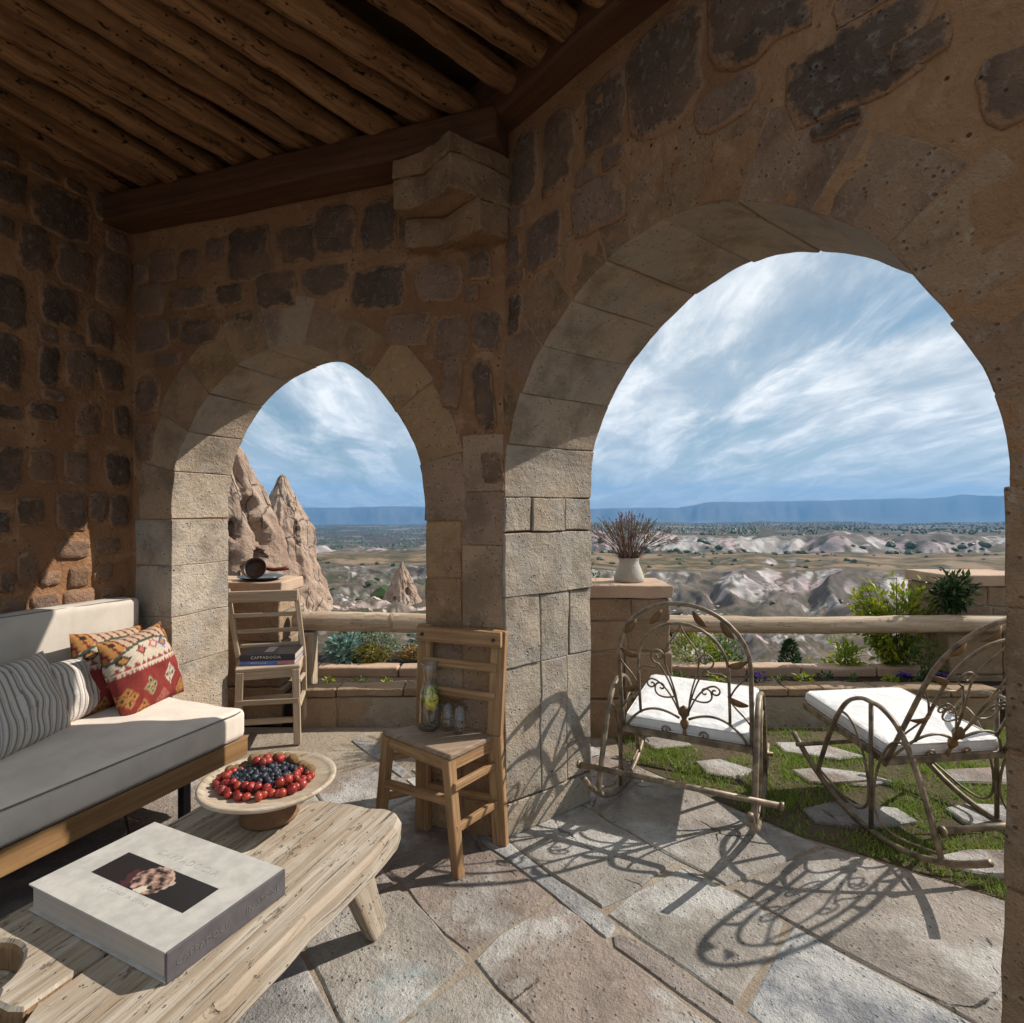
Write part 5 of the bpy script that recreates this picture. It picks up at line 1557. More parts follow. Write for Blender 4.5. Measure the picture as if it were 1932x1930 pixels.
cover_sheet(0.0625, 0.0665, 0.0).build('cover', M['cover'], book)
cover_sheet(0.0015, 0.0055, 0.0).build('back_cover', M['cover'], book)
m_ = MB(); m_.box((bw/2+0.001, 0, 0.034), (0.006, bh, 0.066)); m_.build('spine', M['spine'], book, False, bevel=0.002)
bm2 = Matrix.Rotation(math.atan2(bx.y, bx.x), 4, 'Z')
def bl(p): 
    q = bm2.inverted() @ (Vector((p[0], p[1], 0)) - Vector((bc.x, bc.y, 0))); return q
pc = [bl(p) for p in [(-1.032, 1.571), (-0.717, 1.415), (-0.749, 1.329), (-1.065, 1.483)]]
pcx = sum(p.x for p in pc)/4; pcy = sum(p.y for p in pc)/4; pw = 0.352; ph_ = 0.094
def relief(u, v, s=1):
    c = (0.012, 0.011, 0.012)
    dx, dy = (u-0.50)*3.7, (v-0.5)
    e = (dx/0.62)**2 + ((dy+0.04*math.sin(dx*5))/0.50)**2
    n = mn.noise(Vector((u*26, v*8, 3))); n2 = mn.noise(Vector((u*60, v*18, 7)))
    big_ = mn.noise(Vector((u*17, v*5.5, 9)))
    if e < 1.0 + 0.25*n:
        k = 0.42 + 1.1*big_ + 0.7*n + 0.5*n2
        c = tuple(max(0.015, min(.6, a*(0.12 + k))) for a in (0.40, 0.25, 0.19))
        if e > .78 + .2*n and u > .52 and v > .35: c = (0.46, 0.34, 0.25)
        if v < 0.24 + .06*n and .47 < u - .1*v < .55: c = (0.58, 0.50, 0.38)
    elif u < 0.40 and e < 1.9 + .8*n and v < .62 + .3*n: c = (0.055 + .03*n, 0.018, 0.022)
    return c
vs = []; cols = []; NX, NY = 190, 64
for j in range(NY+1):
    for i in range(NX+1):
        x = (i/NX-.5)*pw + pcx; y = (j/NY-.5)*ph_ + pcy
        vs.append((x, y, 0.0670)); cols.append(relief(i/NX, j/NY) + (1,))
me = bpy.data.meshes.new('picture'); me.from_pydata(vs, [], [(j*(NX+1)+i, j*(NX+1)+i+1, (j+1)*(NX+1)+i+1, (j+1)*(NX+1)+i) for j in range(NY) for i in range(NX)])
ca = me.color_attributes.new('print', 'FLOAT_COLOR', 'POINT'); ca.data.foreach_set('color', np.array(cols, np.float32).ravel()); me.materials.append(M['print'])
o = bpy.data.objects.new('picture', me); C0.objects.link(o); o.parent = book
text_mesh('CAPPADOCIA', 0.030, M['inkdark'], book, 'cover_lettering', Matrix.Translation((pcx+0.01, pcy+0.085, 0.0666)), spacing=1.3)
text_mesh('A JOURNEY IN STONE', 0.013, M['inkdark'], book, 'cover_lettering', Matrix.Translation((pcx-0.01, pcy-0.066, 0.0666)), spacing=1.4)
sp_m = Matrix.Translation((bw/2+0.0045, 0.0, 0.032)) @ Matrix.Rotation(R(90), 4, 'Z') @ Matrix.Rotation(R(90), 4, 'X')
text_mesh('CAPPADOCIA  ·  IN STONE', 0.020, M['inkspine'], book, 'spine_lettering', sp_m, spacing=1.15)

# ------------------------------------------------------------------ fruit stand and fruit
FC = Vector((-0.781, 1.876, 0))
stand = empty('fruit_stand', (FC.x, FC.y, 0.360))
tag(stand, 'turned pale wooden fruit stand with rimmed plate and dark foot, on the low table', 'fruit stand')
m_ = MB(); m_.lathe([(0.0, 0.088), (0.10, 0.084), (0.15, 0.090), (0.196, 0.108), (0.207, 0.116), (0.208, 0.123), (0.201, 0.127), (0.188, 0.120), (0.178, 0.1155), (0.10, 0.112), (0.0, 0.111)], (0, 0, 0), 72, wob=0.02)
pl = m_.build('plate', M['platewood'], stand, True)
m_ = MB(); m_.lathe([(0.0, 0.0), (0.086, 0.0), (0.090, 0.008), (0.082, 0.02), (0.066, 0.045), (0.066, 0.065), (0.085, 0.087), (0.0, 0.0875)], (0, 0, 0), 40); m_.build('foot', M['footwood'], stand, True)
import bmesh
def ball_mesh(name, m, sub=2, lump=0.0):
    bm = bmesh.new(); bmesh.ops.create_icosphere(bm, subdivisions=sub, radius=1.0)
    for v in bm.verts:
        if lump: v.co *= 1 + lump*mn.noise(v.co*3.1)
        if name == 'red_cherry':
            d = max(0, v.co.z-.75); v.co.z -= d*0.9
    me = bpy.data.meshes.new(name); bm.to_mesh(me); bm.free()
    me.polygons.foreach_set('use_smooth', [True]*len(me.polygons)); me.materials.append(m); return me
cherry = ball_mesh('red_cherry', M['red'], 3); berry = ball_mesh('dark_berry', M['berry'], 2, 0.12); nut = ball_mesh('walnut', M['nut'], 3, 0.16)
rfz = random.Random(12)
TOPZ = 0.360 + 0.112
def put(me, name, x, y, z, r, label, cat, group):
    o = bpy.data.objects.new(name, me); C0.objects.link(o)
    o.location = (FC.x + x, FC.y + y, z); o.scale = (r, r, r*rfz.uniform(.9, 1.02)); o.rotation_euler = (rfz.uniform(0, 6), rfz.uniform(0, 6), rfz.uniform(0, 6))
    tag(o, label, cat, group)
HX, HY = -0.012, -0.012
def ellp(t, k): return HX + 0.148*k*math.cos(t), HY + 0.118*k*math.sin(t)
def CLB(t, row):
    d = math.degrees(t) % 360
    side = 'left side' if d < 215 else 'front edge' if d < 325 else 'right side'
    return 'red cherry in the %s row along the %s of the fruit heap' % (row, side)
for k in range(27):      # outer ring, front and sides
    t = R(158 + 224*k/26 + rfz.uniform(-4, 4)); x, y = ellp(t, 0.93 + rfz.uniform(-.09, .06)); r = rfz.uniform(.0115, .0165)
    put(cherry, 'red_cherry', x, y, TOPZ + r*.98, r, CLB(t, 'bottom'), 'cherry', 'red cherries on the fruit stand')
for k in range(23):
    t = R(156 + 228*k/22 + rfz.uniform(-5, 5)); x, y = ellp(t, 0.74 + rfz.uniform(-.10, .09)); r = rfz.uniform(.0105, .0155)
    put(cherry, 'red_cherry', x, y, TOPZ + 0.014 + rfz.uniform(-.004, .006) + r, r, CLB(t, 'upper'), 'cherry', 'red cherries on the fruit stand')
for (x, y, z) in ((-.045, .012, .062), (-.022, .03, .063), (-.018, -.004, .064), (-.006, .004, .064), (.02, .028, .060), (.018, .048, .055), (-.03, .055, .052)):
    put(cherry, 'red_cherry', x, y, TOPZ + z, .0145, 'shiny red cherry lying on top of the dark berries', 'cherry', 'red cherries on the berry pile')
NLb = 'brown walnut in the row at the back of the fruit plate'
for k in range(13):
    t = R(32 + 122*k/12); x, y = ellp(t, 1.0 + rfz.uniform(-.05, .04)); r = rfz.uniform(.015, .0185)
    put(nut, 'walnut', x, y, TOPZ + r*.95, r, NLb, 'walnut', 'walnuts on the fruit stand')
for k in range(6):
    t = R(62 + 62*k/5); x, y = ellp(t, 0.86); r = rfz.uniform(.015, .018)
    put(nut, 'walnut', x, y, TOPZ + .026 + r*.9, r, 'brown walnut resting on top of the back row of walnuts', 'walnut', 'walnuts on the fruit stand')
for k in range(190):
    a = rfz.uniform(0, 6.283); q = math.sqrt(rfz.random())*0.68
    x, y = ellp(a, q); z = TOPZ + 0.016 + 0.038*(1-q*q/0.66)**1.0*rfz.uniform(.6, 1) + rfz.uniform(-.004, .004); r = rfz.uniform(.0075, .0125)
    put(berry, 'dark_berry', x, y, max(z, TOPZ + r), r, 'blue black berry in the %s part of the berry heap on the fruit stand' % ('front left' if x < HX and y < HY else 'front right' if y < HY else 'back left' if x < HX else 'back right'), 'berry', 'dark berries on the fruit stand')

# ------------------------------------------------------------------ wooden chairs
def wood_chair(root, P, mats, strs, slats, top_h, deep, legw, seat_th=0.022, lean=(0, 0, 0)):
    """P: seat corners FL,FR,BR,BL in local xy; foot offsets; posts up to top_h"""
    FLp, FRp, BRp, BLp = [Vector((p[0], p[1], 0)) for p in P['seat']]
    zs = P['z']
    m_ = MB()
    poly = [(p.x, p.y) for p in (FLp, FRp, BRp, BLp)]
    m_.prism(poly, zs-seat_th, zs); m_.uv = [[(m_.v[i][0]*0.9+m_.v[i][1]*.4, m_.v[i][1]*.9-m_.v[i][0]*.4+m_.v[i][2]) for i in f] for f in m_.f]
    m_.build('seat', mats['seat'], root, False, bevel=0.006, seg=2)
    fx = (FRp-FLp).normalized(); bk = (BRp-BLp).normalized()
    tops = []
    for nm, c, foot, w, d in (('leg', FLp, P['feet'][0], legw, legw), ('leg', FRp, P['feet'][1], legw, legw)):
        ctr = (FLp+FRp+BRp+BLp)/4; q = c + (ctr-c).normalized()*0.03
        m_ = MB(); m_.bar((foot[0], foot[1], 0), (q.x, q.y, zs-seat_th), w*0.92, d*0.92, tuple(fx), w, d); m_.build('leg', mats['frame'], root, False, bevel=0.004)
    posts = []
    for c, foot, top in ((BLp, P['feet'][3], P['tops'][1]), (BRp, P['feet'][2], P['tops'][0])):
        m_ = MB()
        m_.bar((foot[0], foot[1], 0), (c.x, c.y, zs), legw*.8, deep, tuple(bk)); m_.build('leg', mats['frame'], root, False, bevel=0.004)
        m_ = MB(); m_.bar((c.x, c.y, zs), (top[0], top[1], top[2]), legw*.8, deep, tuple(bk)); m_.build('back_post', mats['frame'], root, False, bevel=0.004)
        posts.append((Vector((c.x, c.y, zs)), Vector(top)))
    # apron
    for a, b in ((FLp, FRp), (FRp, BRp), (FLp, BLp), (BLp, BRp)):
        ctr = (FLp+FRp+BRp+BLp)/4
        a2 = a + (ctr-a)*0.08; b2 = b + (ctr-b)*0.08
        m_ = MB(); m_.bar((a2.x, a2.y, zs-seat_th-0.022), (b2.x, b2.y, zs-seat_th-0.022), 0.018, 0.044); m_.build('apron', mats['frame'], root, False, bevel=0.003)
    def onpost(i, z):
        a, b = posts[i]; k = (z-a.z)/(b.z-a.z); return a + (b-a)*k
    nrm = Vector((bk.y, -bk.x, 0))
    ctr = (FLp+FRp)/2 - (BLp+BRp)/2
    if nrm.dot(ctr) < 0: nrm = -nrm
    for (z, h, th, ext, off) in slats:
        a = onpost(0, z) + nrm*off - bk*ext; b = onpost(1, z) + nrm*off + bk*ext
        m_ = MB(); m_.bar(a, b, th, h); tr_ = m_.build('top_rail' if z > top_h-.08 else 'slat', mats['frame'], root, False, bevel=0.005)
        if z > top_h-.08 and 'bolt' in mats:
            for q in (a + bk*.03, b - bk*.03):
                m_ = MB(); m_.lathe([(0.0, .012), (.006, .011), (.007, .0)], (0, 0, 0), 10); o = m_.build('bolt', mats['bolt'], tr_, True)
                o.location = q + nrm*(th/2-.002); o.rotation_euler = nrm.to_track_quat('Z', 'Y').to_euler()
    for (a, b, w, h) in strs:
        m_ = MB(); m_.bar(a, b, w, h); m_.build('stretcher', mats['frame'], root, False, bevel=0.003)
def lerp2(a, b, t, z): return (a[0]+(b[0]-a[0])*t, a[1]+(b[1]-a[1])*t, z)
oc = Vector((-0.30, 2.33, 0))
chair1 = empty('wooden_chair', oc)
tag(chair1, 'old brown wooden chair against the pillar, holding a carafe and two glasses', 'chair')
L1 = lambda x, y: (x-oc.x, y-oc.y)
seat = [L1(-.530, 2.375), L1(-.225, 2.130), L1(-.068, 2.325), L1(-.372, 2.452)]
ft = [L1(-.545, 2.39), L1(-.197, 2.140), L1(-.046, 2.350), L1(-.375, 2.462)]
tp = [L1(-.048, 2.338) + (0.862,), L1(-.362, 2.458) + (0.866,)]
st_ = [(lerp2(ft[0], seat[0], .5, .235), lerp2(ft[1], seat[1], .5, .275), .024, .032),
       (lerp2(ft[1], seat[1], .6, .330), lerp2(ft[2], seat[2], .6, .330), .020, .028), (lerp2(ft[1], seat[1], .4, .175), lerp2(ft[2], seat[2], .4, .175), .020, .028),
       (lerp2(ft[0], seat[0], .6, .330), lerp2(ft[3], seat[3], .6, .330), .020, .028), (lerp2(ft[0], seat[0], .4, .170), lerp2(ft[3], seat[3], .4, .170), .020, .028),
       (lerp2(ft[3], seat[3], .5, .190), lerp2(ft[2], seat[2], .5, .190), .020, .028)]
wood_chair(chair1, dict(seat=seat, feet=ft, tops=tp, z=.45), dict(seat=M['seatw'], frame=M['chair'], bolt=M['darkleg']), st_,
           [(0.832, .062, .024, .022, .03), (0.715, .036, .016, 0, .012), (0.600, .036, .016, 0, .012)], 0.86, .062, .040)
oc2 = Vector((-1.44, 3.42, 0))
chair2 = empty('wooden_chair', oc2)
tag(chair2, 'weathered grey ladder back chair with two books, beside the stone pier', 'chair')
L1 = lambda x, y: (x-oc2.x, y-oc2.y)
seat = [L1(-1.552, 3.265), L1(-1.222, 3.362), L1(-1.290, 3.610), L1(-1.645, 3.505)]
ft = [L1(-1.540, 3.27), L1(-1.232, 3.350), L1(-1.285, 3.62), L1(-1.645, 3.51)]
tp = [L1(-1.350, 3.640) + (0.855,), L1(-1.735, 3.55) + (0.862,)]
st_ = [(lerp2(ft[0], seat[0], .5, .26), lerp2(ft[1], seat[1], .5, .25), .022, .03), (lerp2(ft[0], seat[0], .5, .15), lerp2(ft[1], seat[1], .5, .14), .022, .03),
       (lerp2(ft[1], seat[1], .6, .22), lerp2(ft[2], seat[2], .6, .22), .022, .022), (lerp2(ft[1], seat[1], .6, .36), lerp2(ft[2], seat[2], .6, .33), .02, .02), (lerp2(ft[0], seat[0], .6, .22), lerp2(ft[3], seat[3], .6, .22), .022, .022),
       (lerp2(ft[3], seat[3], .5, .2), lerp2(ft[2], seat[2], .5, .2), .02, .026)]
wood_chair(chair2, dict(seat=seat, feet=ft, tops=tp, z=.45), dict(seat=M['greywood'], frame=M['greywood']), st_,
           [(0.815, .07, .022, .01, .026), (0.70, .026, .015, 0, .0), (0.605, .026, .015, 0, .0), (0.52, .024, .015, 0, 0)], 0.85, .030, .042)

# books on the far chair
def small_book(label, c, rz, w, d, h, m, txt=None, tail=None):
    o = empty('stacked_book', c, R(rz)); tag(o, label, 'book')
    x = MB(); x.box((0.003, 0.002, h/2), (w-.008, d-.006, h-.006)); x.uv = [[(x.v[i][0]+x.v[i][1], x.v[i][2]) for i in f] for f in x.f]; x.build('page_block', M['paper'], o)
    for z in (0.0015, h-.0015):
        x = MB(); x.box((0, 0, z), (w, d, .003)); x.build('cover', m, o)
    x = MB(); x.box((0, -d/2, h/2), (w, .004, h)); x.build('spine', m, o, False, bevel=.001)
    if tail:
        x = MB(); x.box((w*.34, -d/2-.0022, h/2), (w*.32, .001, h*.9)); x.build('spine_band', tail, o)
    if txt:
        text_mesh(txt, h*.62, M['ink'], o, 'spine_lettering', Matrix.Translation((-w*.03 if not tail else -w*.16, -d/2-.003, h*.52)) @ Matrix.Rotation(R(90), 4, 'X'), spacing=1.25)
    return o
small_book('thin blue spined book under the black one on the grey chair', (-1.425, 3.475, .4505), 8, .30, .235, .024, M['blue'], 'ANATOLIA', M['pink'])
bk = small_book('black book with pale spine letters, topmost on the grey chair', (-1.425, 3.478, .4755), 8, .305, .240, .036, M['black'], 'CAPPADOCIA')
x = MB(); x.box((-.01, .0, .0368), (.05, .13, .0006)); x.build('cover_patch', M['spine'], bk)

# carafe with lemon and mint, two glasses
CP = Vector((-.338, 2.385, .4505))
car = empty('glass_carafe', CP); tag(car, 'clear glass carafe of water with lemon and mint, on the brown chair', 'carafe')
outer = [(0.0, 0.0), (.036, 0.0), (.041, .004), (.042, .02), (.042, .13), (.040, .15), (.030, .175), (.024, .195), (.024, .215), (.029, .245), (.037, .275)]
inner = [(.0355, .274), (.0275, .245), (.0225, .215), (.0225, .195), (.0285, .175), (.0385, .15), (.0400, .13), (.0400, .012), (.0, .010)]
m_ = MB(); m_.lathe(outer + inner, (0, 0, 0), 32); m_.build('vessel', M['glass'], car, True)
m_ = MB(); m_.lathe([(0.0, .0125), (.0390, .0125), (.0390, .128), (.037, .148), (.0, .149)], (0, 0, 0), 28)
wt_ = m_.build('still_water', M['water']); wt_.location = CP; tag(wt_, 'still water filling the carafe on the brown chair', 'water')
for k, (x, y, z, rx, rz) in enumerate(((.012, -.012, .125, 70, 20), (-.010, .006, .110, 62, 110), (.006, .010, .142, 75, 60), (.004, -.008, .095, 58, 160))):
    m_ = MB(); m_.lathe([(0, -.003), (.027, -.003), (.029, 0), (.027, .003), (0, .003)], (0, 0, 0), 16)
    o = m_.build('lemon_slice', M['lemon'], None, True); o.location = CP + Vector((x, y, z)); o.rotation_euler = (R(rx), 0, R(rz))
    tag(o, ('yellow lemon slice at the front of the carafe', 'yellow lemon slice lower left inside the carafe', 'yellow lemon slice highest inside the carafe, near its neck', 'yellow lemon slice lowest inside the carafe')[k], 'lemon slice', 'lemon slices in the carafe')
rm = random.Random(6); m_ = MB()
for k in range(46):
    a = rm.uniform(0, 6.28); q = rm.uniform(0.005, .028)
    p = Vector((q*math.cos(a), q*math.sin(a), rm.uniform(.10, .165)))
    m_.leaf(p, (math.cos(a)*.6, math.sin(a)*.6, rm.uniform(-.6, .9)), (rm.uniform(-1, 1), rm.uniform(-1, 1), 1), rm.uniform(.016, .028), rm.uniform(.010, .016))
m_.tube([(0, 0, .09), (.003, 0, .13), (0, .004, .168)], .0012, 5)
o = m_.build('mint_sprig', M['mint']); o.location = CP; tag(o, 'fresh green mint sprig standing inside the carafe', 'mint')
for lab, gx, gy in (('clear stemless glass between the carafe and the other glass', -.262, 2.375), ('clear stemless glass nearest the chair back, right of the other glass', -.212, 2.338)):
    g = empty('drinking_glass', (gx, gy, .4505)); tag(g, lab, 'glass', 'drinking glasses on the brown chair')
    m_ = MB(); m_.lathe([(0, 0), (.022, 0), (.024, .004), (.027, .03), (.029, .115), (.0275, .115), (.0255, .03), (.022, .012), (0, .010)], (0, 0, 0), 28); m_.build('tumbler', M['glass'], g, True)

# ------------------------------------------------------------------ things on the piers
PX, PY = -1.665, 3.84; PZ = .8825
o = MB().lathe([(0, 0), (.06, 0), (.10, .006), (.142, .022), (.145, .026), (.10, .012), (.0, .006)], (0, 0, 0), 32).build('black_plate', M['blackplate'], None, True)
o.location = (PX+.01, PY, PZ); tag(o, 'shallow black plate on the left stone pier, under the pan', 'plate')
pan = empty('roasting_pan', (PX-.03, PY, PZ+.078)); pan.rotation_euler = (R(64), R(-14), R(18))
tag(pan, 'dark round pan with a red brown handle, tipped on the black plate', 'pan')
m_ = MB(); m_.lathe([(0, -.050), (.045, -.045), (.066, -.025), (.074, .0), (.070, .003), (.062, -.022), (.042, -.038), (0, -.042)], (0, 0, 0), 32); m_.build('bowl', M['pan'], pan, True)
m_ = MB(); m_.tube([(.058, -.010, -.03), (.105, -.030, -.035), (.165, -.042, -.036), (.20, -.044, -.036)], [.011, .0125, .0135, .016], 12); m_.build('handle', M['panhandle'], pan, True)
VX, VY, VZ = .735, 3.665, .8935
vase = empty('vase', (VX, VY, VZ)); tag(vase, 'squat chalky grey vase standing on the middle stone pier', 'vase')
m_ = MB(); m_.lathe([(0, 0), (.086, 0), (.094, .012), (.092, .035), (.078, .075), (.063, .112), (.060, .130), (.066, .147), (.061, .149), (.054, .130), (.0, .10)], (0, 0, 0), 40); m_.build('body', M['vase'], vase, True)
rg = random.Random(8); m_ = MB(); s2 = MB()
for k in range(150):
    a = rg.uniform(0, 6.28); sp = abs(rg.gauss(0, .55)); h = rg.uniform(.17, .34)*(1-.22*sp)
    b = Vector((.035*math.cos(a)*rg.random(), .035*math.sin(a)*rg.random(), .11))
    t_ = b + Vector((math.cos(a)*sp*.34, math.sin(a)*sp*.34, h))
    md_ = (b+t_)/2 + Vector((math.cos(a)*-.02*sp, math.sin(a)*-.02*sp, .03*sp))
    m_.tube([b, md_, t_], [.0016, .0013, .0009], 4, cap=False)
    d = (t_-md_).normalized()
    for j in range(9):
        q = md_.lerp(t_, .45 + .55*j/9)
        s2.leaf(q, d + Vector((rg.uniform(-.6, .6), rg.uniform(-.6, .6), rg.uniform(-.2, .4))), (rg.uniform(-1, 1), rg.uniform(-1, 1), .5), rg.uniform(.014, .03), rg.uniform(.003, .008))
dg = empty('dried_grass', (VX, VY, VZ)); tag(dg, 'bunch of dried brown grasses standing in the vase', 'dried grass')
m_.build('stalks', M['dryg'], dg); s2.build('seed_heads', M['dryg'], dg)

# ------------------------------------------------------------------ iron rocking seats
def spiral(c, r0, turns, a0, sgn, ux, uy, n=22):
    out = []
    for k in range(n+1):
        t = k/n; r = r0*(1-.86*t); a = a0 + sgn*turns*2*math.pi*t
        out.append(c + ux*(r*math.cos(a)) + uy*(r*math.sin(a)))
    return out
def bez(p0, p1, p2, p3, n=14):
    return [p0*(1-t)**3 + p1*3*t*(1-t)**2 + p2*3*t*t*(1-t) + p3*t**3 for t in [k/n for k in range(n+1)]]
def catmull(P, n=6):
    out = []
    for i in range(len(P)-1):
        a = P[max(i-1, 0)]; b = P[i]; c = P[i+1]; d = P[min(i+2, len(P)-1)]
        for k in range(n):
            t = k/n
            out.append(0.5*((2*b) + (c-a)*t + (2*a-5*b+4*c-d)*t*t + (3*b-a-3*c+d)*t**3))
    out.append(P[-1]); return out
def rocking_seat(label, C, az, lean, seat_w=.56, tip=0.0, bar_over=.09, tall=1.0):
    root = empty('rocking_seat', (C[0], C[1], 0), -R(az))
    tag(root, label, 'rocking seat', 'iron rocking seats on the lawn')
    hw = seat_w/2; v0 = -.20; su = hw + .028
    for sgn in (-1, 1):
        u = sgn*su
        W = lambda s, z: Vector((u, v0+s, z + tip*s))
        prof = [(.335, .105), (.318, .155), (.26, .30), (.20, .42), (.135, .505), (.06, .545), (0, .55), (-.06, .545), (-.135, .505), (-.20, .42), (-.26, .30), (-.318, .155), (-.335, .105)]
        m_ = MB(); m_.tube(catmull([W(s, z) for s, z in prof], 5), .0088, 8, up=(1, 0, 0), flat=1.4)
        sf = m_.build('side_frame', M['iron'], root, True)
        m_ = MB(); m_.tube([W(s/20*1.04-.52, .016 + .72*(s/20*1.04-.52)**2) for s in range(21)], .0125, 8, up=(1, 0, 0)); m_.build('rocker', M['iron'], sf, True)
        m_ = MB(); m_.tube([W(0, .548), W(0, .02)], .0095, 8); m_.build('upright', M['iron'], sf, True)
        for q in (1, -1):
            pet = [(.215*q, .395), (.175*q, .445), (.11*q, .425), (.055*q, .34), (.018*q, .22), (.022*q, .12), (.075*q, .072), (.16*q, .075), (.25*q, .098), (.32*q, .118)]
            m_ = MB(); m_.tube(catmull([W(s, z) for s, z in pet], 6), .0055, 6); m_.build('scroll', M['iron'], sf, True)
    # seat frame: rear low, front slightly higher
    zr, zf = .325, .378
    m_ = MB()
    q = [Vector((-hw, -.25, zr)), Vector((hw, -.25, zr)), Vector((hw, .27, zf)), Vector((-hw, .27, zf))]
    for i in range(4): m_.bar(q[i], q[(i+1) % 4], .022, .030)
    for k in range(1, 5):
        t = k/5; m_.bar(q[0].lerp(q[3], t), q[1].lerp(q[2], t), .02, .006)
    for sgn in (-1, 1): m_.tube([(sgn*hw, v0, zr), (sgn*su, v0, zr)], .01, 8); m_.tube([(sgn*hw, .03, (zr+zf)/2), (sgn*su, .03, (zr+zf)/2)], .008, 8)
    m_.build('seat_frame', M['iron'], root, False, bevel=.002)
    c_ = soft_box((seat_w-.015, .545, .048), (0, .018, (zr+zf)/2 + .040), .016, M['white'], root, 'seat_cushion', .006, 4)
    c_.rotation_euler = (math.atan2(zf-zr, .52), 0, 0)
    for zz in (-.022, .022):
        m_ = MB(); a_, b_ = seat_w/2-.012, .268
        m_.tube([(-a_, -b_+.02, zz), (-a_+.02, -b_, zz), (a_-.02, -b_, zz), (a_, -b_+.02, zz), (a_, b_-.02, zz), (a_-.02, b_, zz), (-a_+.02, b_, zz), (-a_, b_-.02, zz)], .0032, 6, closed=True); m_.build('piping', M['white'], c_, True)
    m_ = MB(); m_.tube([(-su-bar_over, v0-.315, .195 - .315*tip), (su+bar_over, v0-.315, .195 - .315*tip)], .0125, 8)
    for sgn in (-1, 1): m_.tube([(sgn*(su+bar_over), v0-.315, .195 - .315*tip), (sgn*(su+bar_over+.012), v0-.315, .195 - .315*tip)], .017, 8)
    m_.build('cross_bar', M['iron'], root, True)
    zt = .016 + .72*.45**2 + tip*.45 + .02
    m_ = MB(); m_.tube([(-su-.03, v0+.45, zt), (su+.03, v0+.45, zt)], .011, 8); m_.build('cross_bar', M['iron'], root, True)
    # back
    cl, sl = math.cos(R(lean)), math.sin(R(lean))
    B = lambda a, h, o_=0.0: Vector((a, -.25 - h*tall*sl - o_*cl, zr + h*tall*cl))
    X, H = Vector((1, 0, 0)), Vector((0, -sl, cl))
    arch = [B(-hw, -.02), B(-hw, .12), B(-hw, .26), B(-hw, .36)] + [B(-hw*math.cos(t), .37 + .265*math.sin(t)) for t in [k*math.pi/16 for k in range(1, 16)]] + [B(hw, .36), B(hw, .26), B(hw, .12), B(hw, -.02)]
    m_ = MB(); m_.tube(arch, .0098, 8); bf = m_.build('back_frame', M['iron'], root, True)
    iw = hw*.69
    inn = [B(-iw, .095), B(-iw, .20), B(-iw, .33)] + [B(-iw*math.cos(t), .34 + .205*math.sin(t)) for t in [k*math.pi/14 for k in range(1, 14)]] + [B(iw, .33), B(iw, .20), B(iw, .095)]
    m_ = MB(); m_.tube(inn, .007, 6); m_.build('inner_arch', M['iron'], bf, True)
    for q in (-1, 1):
        m_ = MB(); m_.tube(bez(B(q*hw*.97, .0), B(q*hw*.7, .15), B(q*hw*.35, .14), B(q*.02, .095)), .006, 6); m_.build('lower_arc', M['iron'], bf, True)
        curves = [
            bez(B(q*.015, .11), B(q*.05, .22), B(q*.10, .27), B(q*.135, .27)) + spiral(B(q*.135, .245), .025, 1.1, math.pi/2, -q, X, H),
            bez(B(q*.02, .115), B(q*.03, .28), B(q*.085, .33), B(q*.07, .40)),
            bez(B(q*.012, .12), B(q*.04, .20), B(q*.045, .26), B(q*.10, .345)) + spiral(B(q*.10, .385), .04, 1.3, -math.pi/2, q, X, H),
            bez(B(q*.07, .40), B(q*.06, .46), B(q*.02, .47), B(q*.0, .54)),
            bez(B(q*.03, .20), B(q*.10, .17), B(q*.13, .20), B(q*.12, .235)) + spiral(B(q*.095, .235), .025, .9, 0 if q > 0 else math.pi, q, X, H),
            bez(B(q*iw, .30), B(q*.16, .36), B(q*.12, .30), B(q*.10, .345)),
            bez(B(q*iw, .22), B(q*(iw+.03), .30), B(q*(hw-.03), .30), B(q*hw, .36)),
            bez(B(q*iw, .22), B(q*(iw+.03), .16), B(q*(hw-.03), .16), B(q*hw, .10)),
            spiral(B(q*.085, .025), .022, 1.2, 0 if q < 0 else math.pi, -q, X, H),
        ]
        for c in curves:
            m_ = MB(); m_.tube(c, .0042, 6); m_.build('scroll', M['iron'], bf, True)
    def leaf_plate(a, h, ang, L, wd):
        d = X*math.cos(ang) + H*math.sin(ang); n_ = X.cross(H); s_ = d.cross(n_)
        p = B(a, h); vs = []; N = 6
        for k in range(N+1):
            t = k/N; w_ = wd*math.sin(math.pi*min(1, t*.93 + .05))**.8; bend = n_*(.018*math.sin(math.pi*t))
            for sd in (-1, 1):
                for th in (-.0012, .0012): vs.append(p + d*(L*t) + s_*(sd*w_/2) + bend + n_*th)
        fs = []
        for k in range(N):
            a_ = 4*k; b_ = a_+4
            fs += [(a_, b_, b_+2, a_+2), (a_+1, a_+3, b_+3, b_+1), (a_, a_+1, b_+1, b_), (a_+2, b_+2, b_+3, a_+3)]
        fs += [(0, 2, 3, 1), (4*N, 4*N+1, 4*N+3, 4*N+2)]
        mm = MB(); mm.add(vs, fs); mm.build('leaf', M['ironleaf'], bf, True)
    for (a, h, an) in ((-.19, .545, -128), (-.075, .60, -128), (.055, .605, -52), (.165, .565, -52), (-hw+.012, .40, -20), (hw-.012, .40, 200), (-hw+.012, .20, 20), (hw-.012, .20, 160)):
        leaf_plate(a, h, R(an), .088, .030)
    m_ = MB(); m_.lathe([(0, .075), (.018, .06), (.024, .04), (.014, .018), (.010, .006), (.020, -.01), (.012, -.035), (0, -.045)], (0, 0, 0), 10)
    o = m_.build('finial', M['ironleaf'], bf, True); o.location = B(0, .085, -.004); o.rotation_euler = (R(lean), 0, 0)
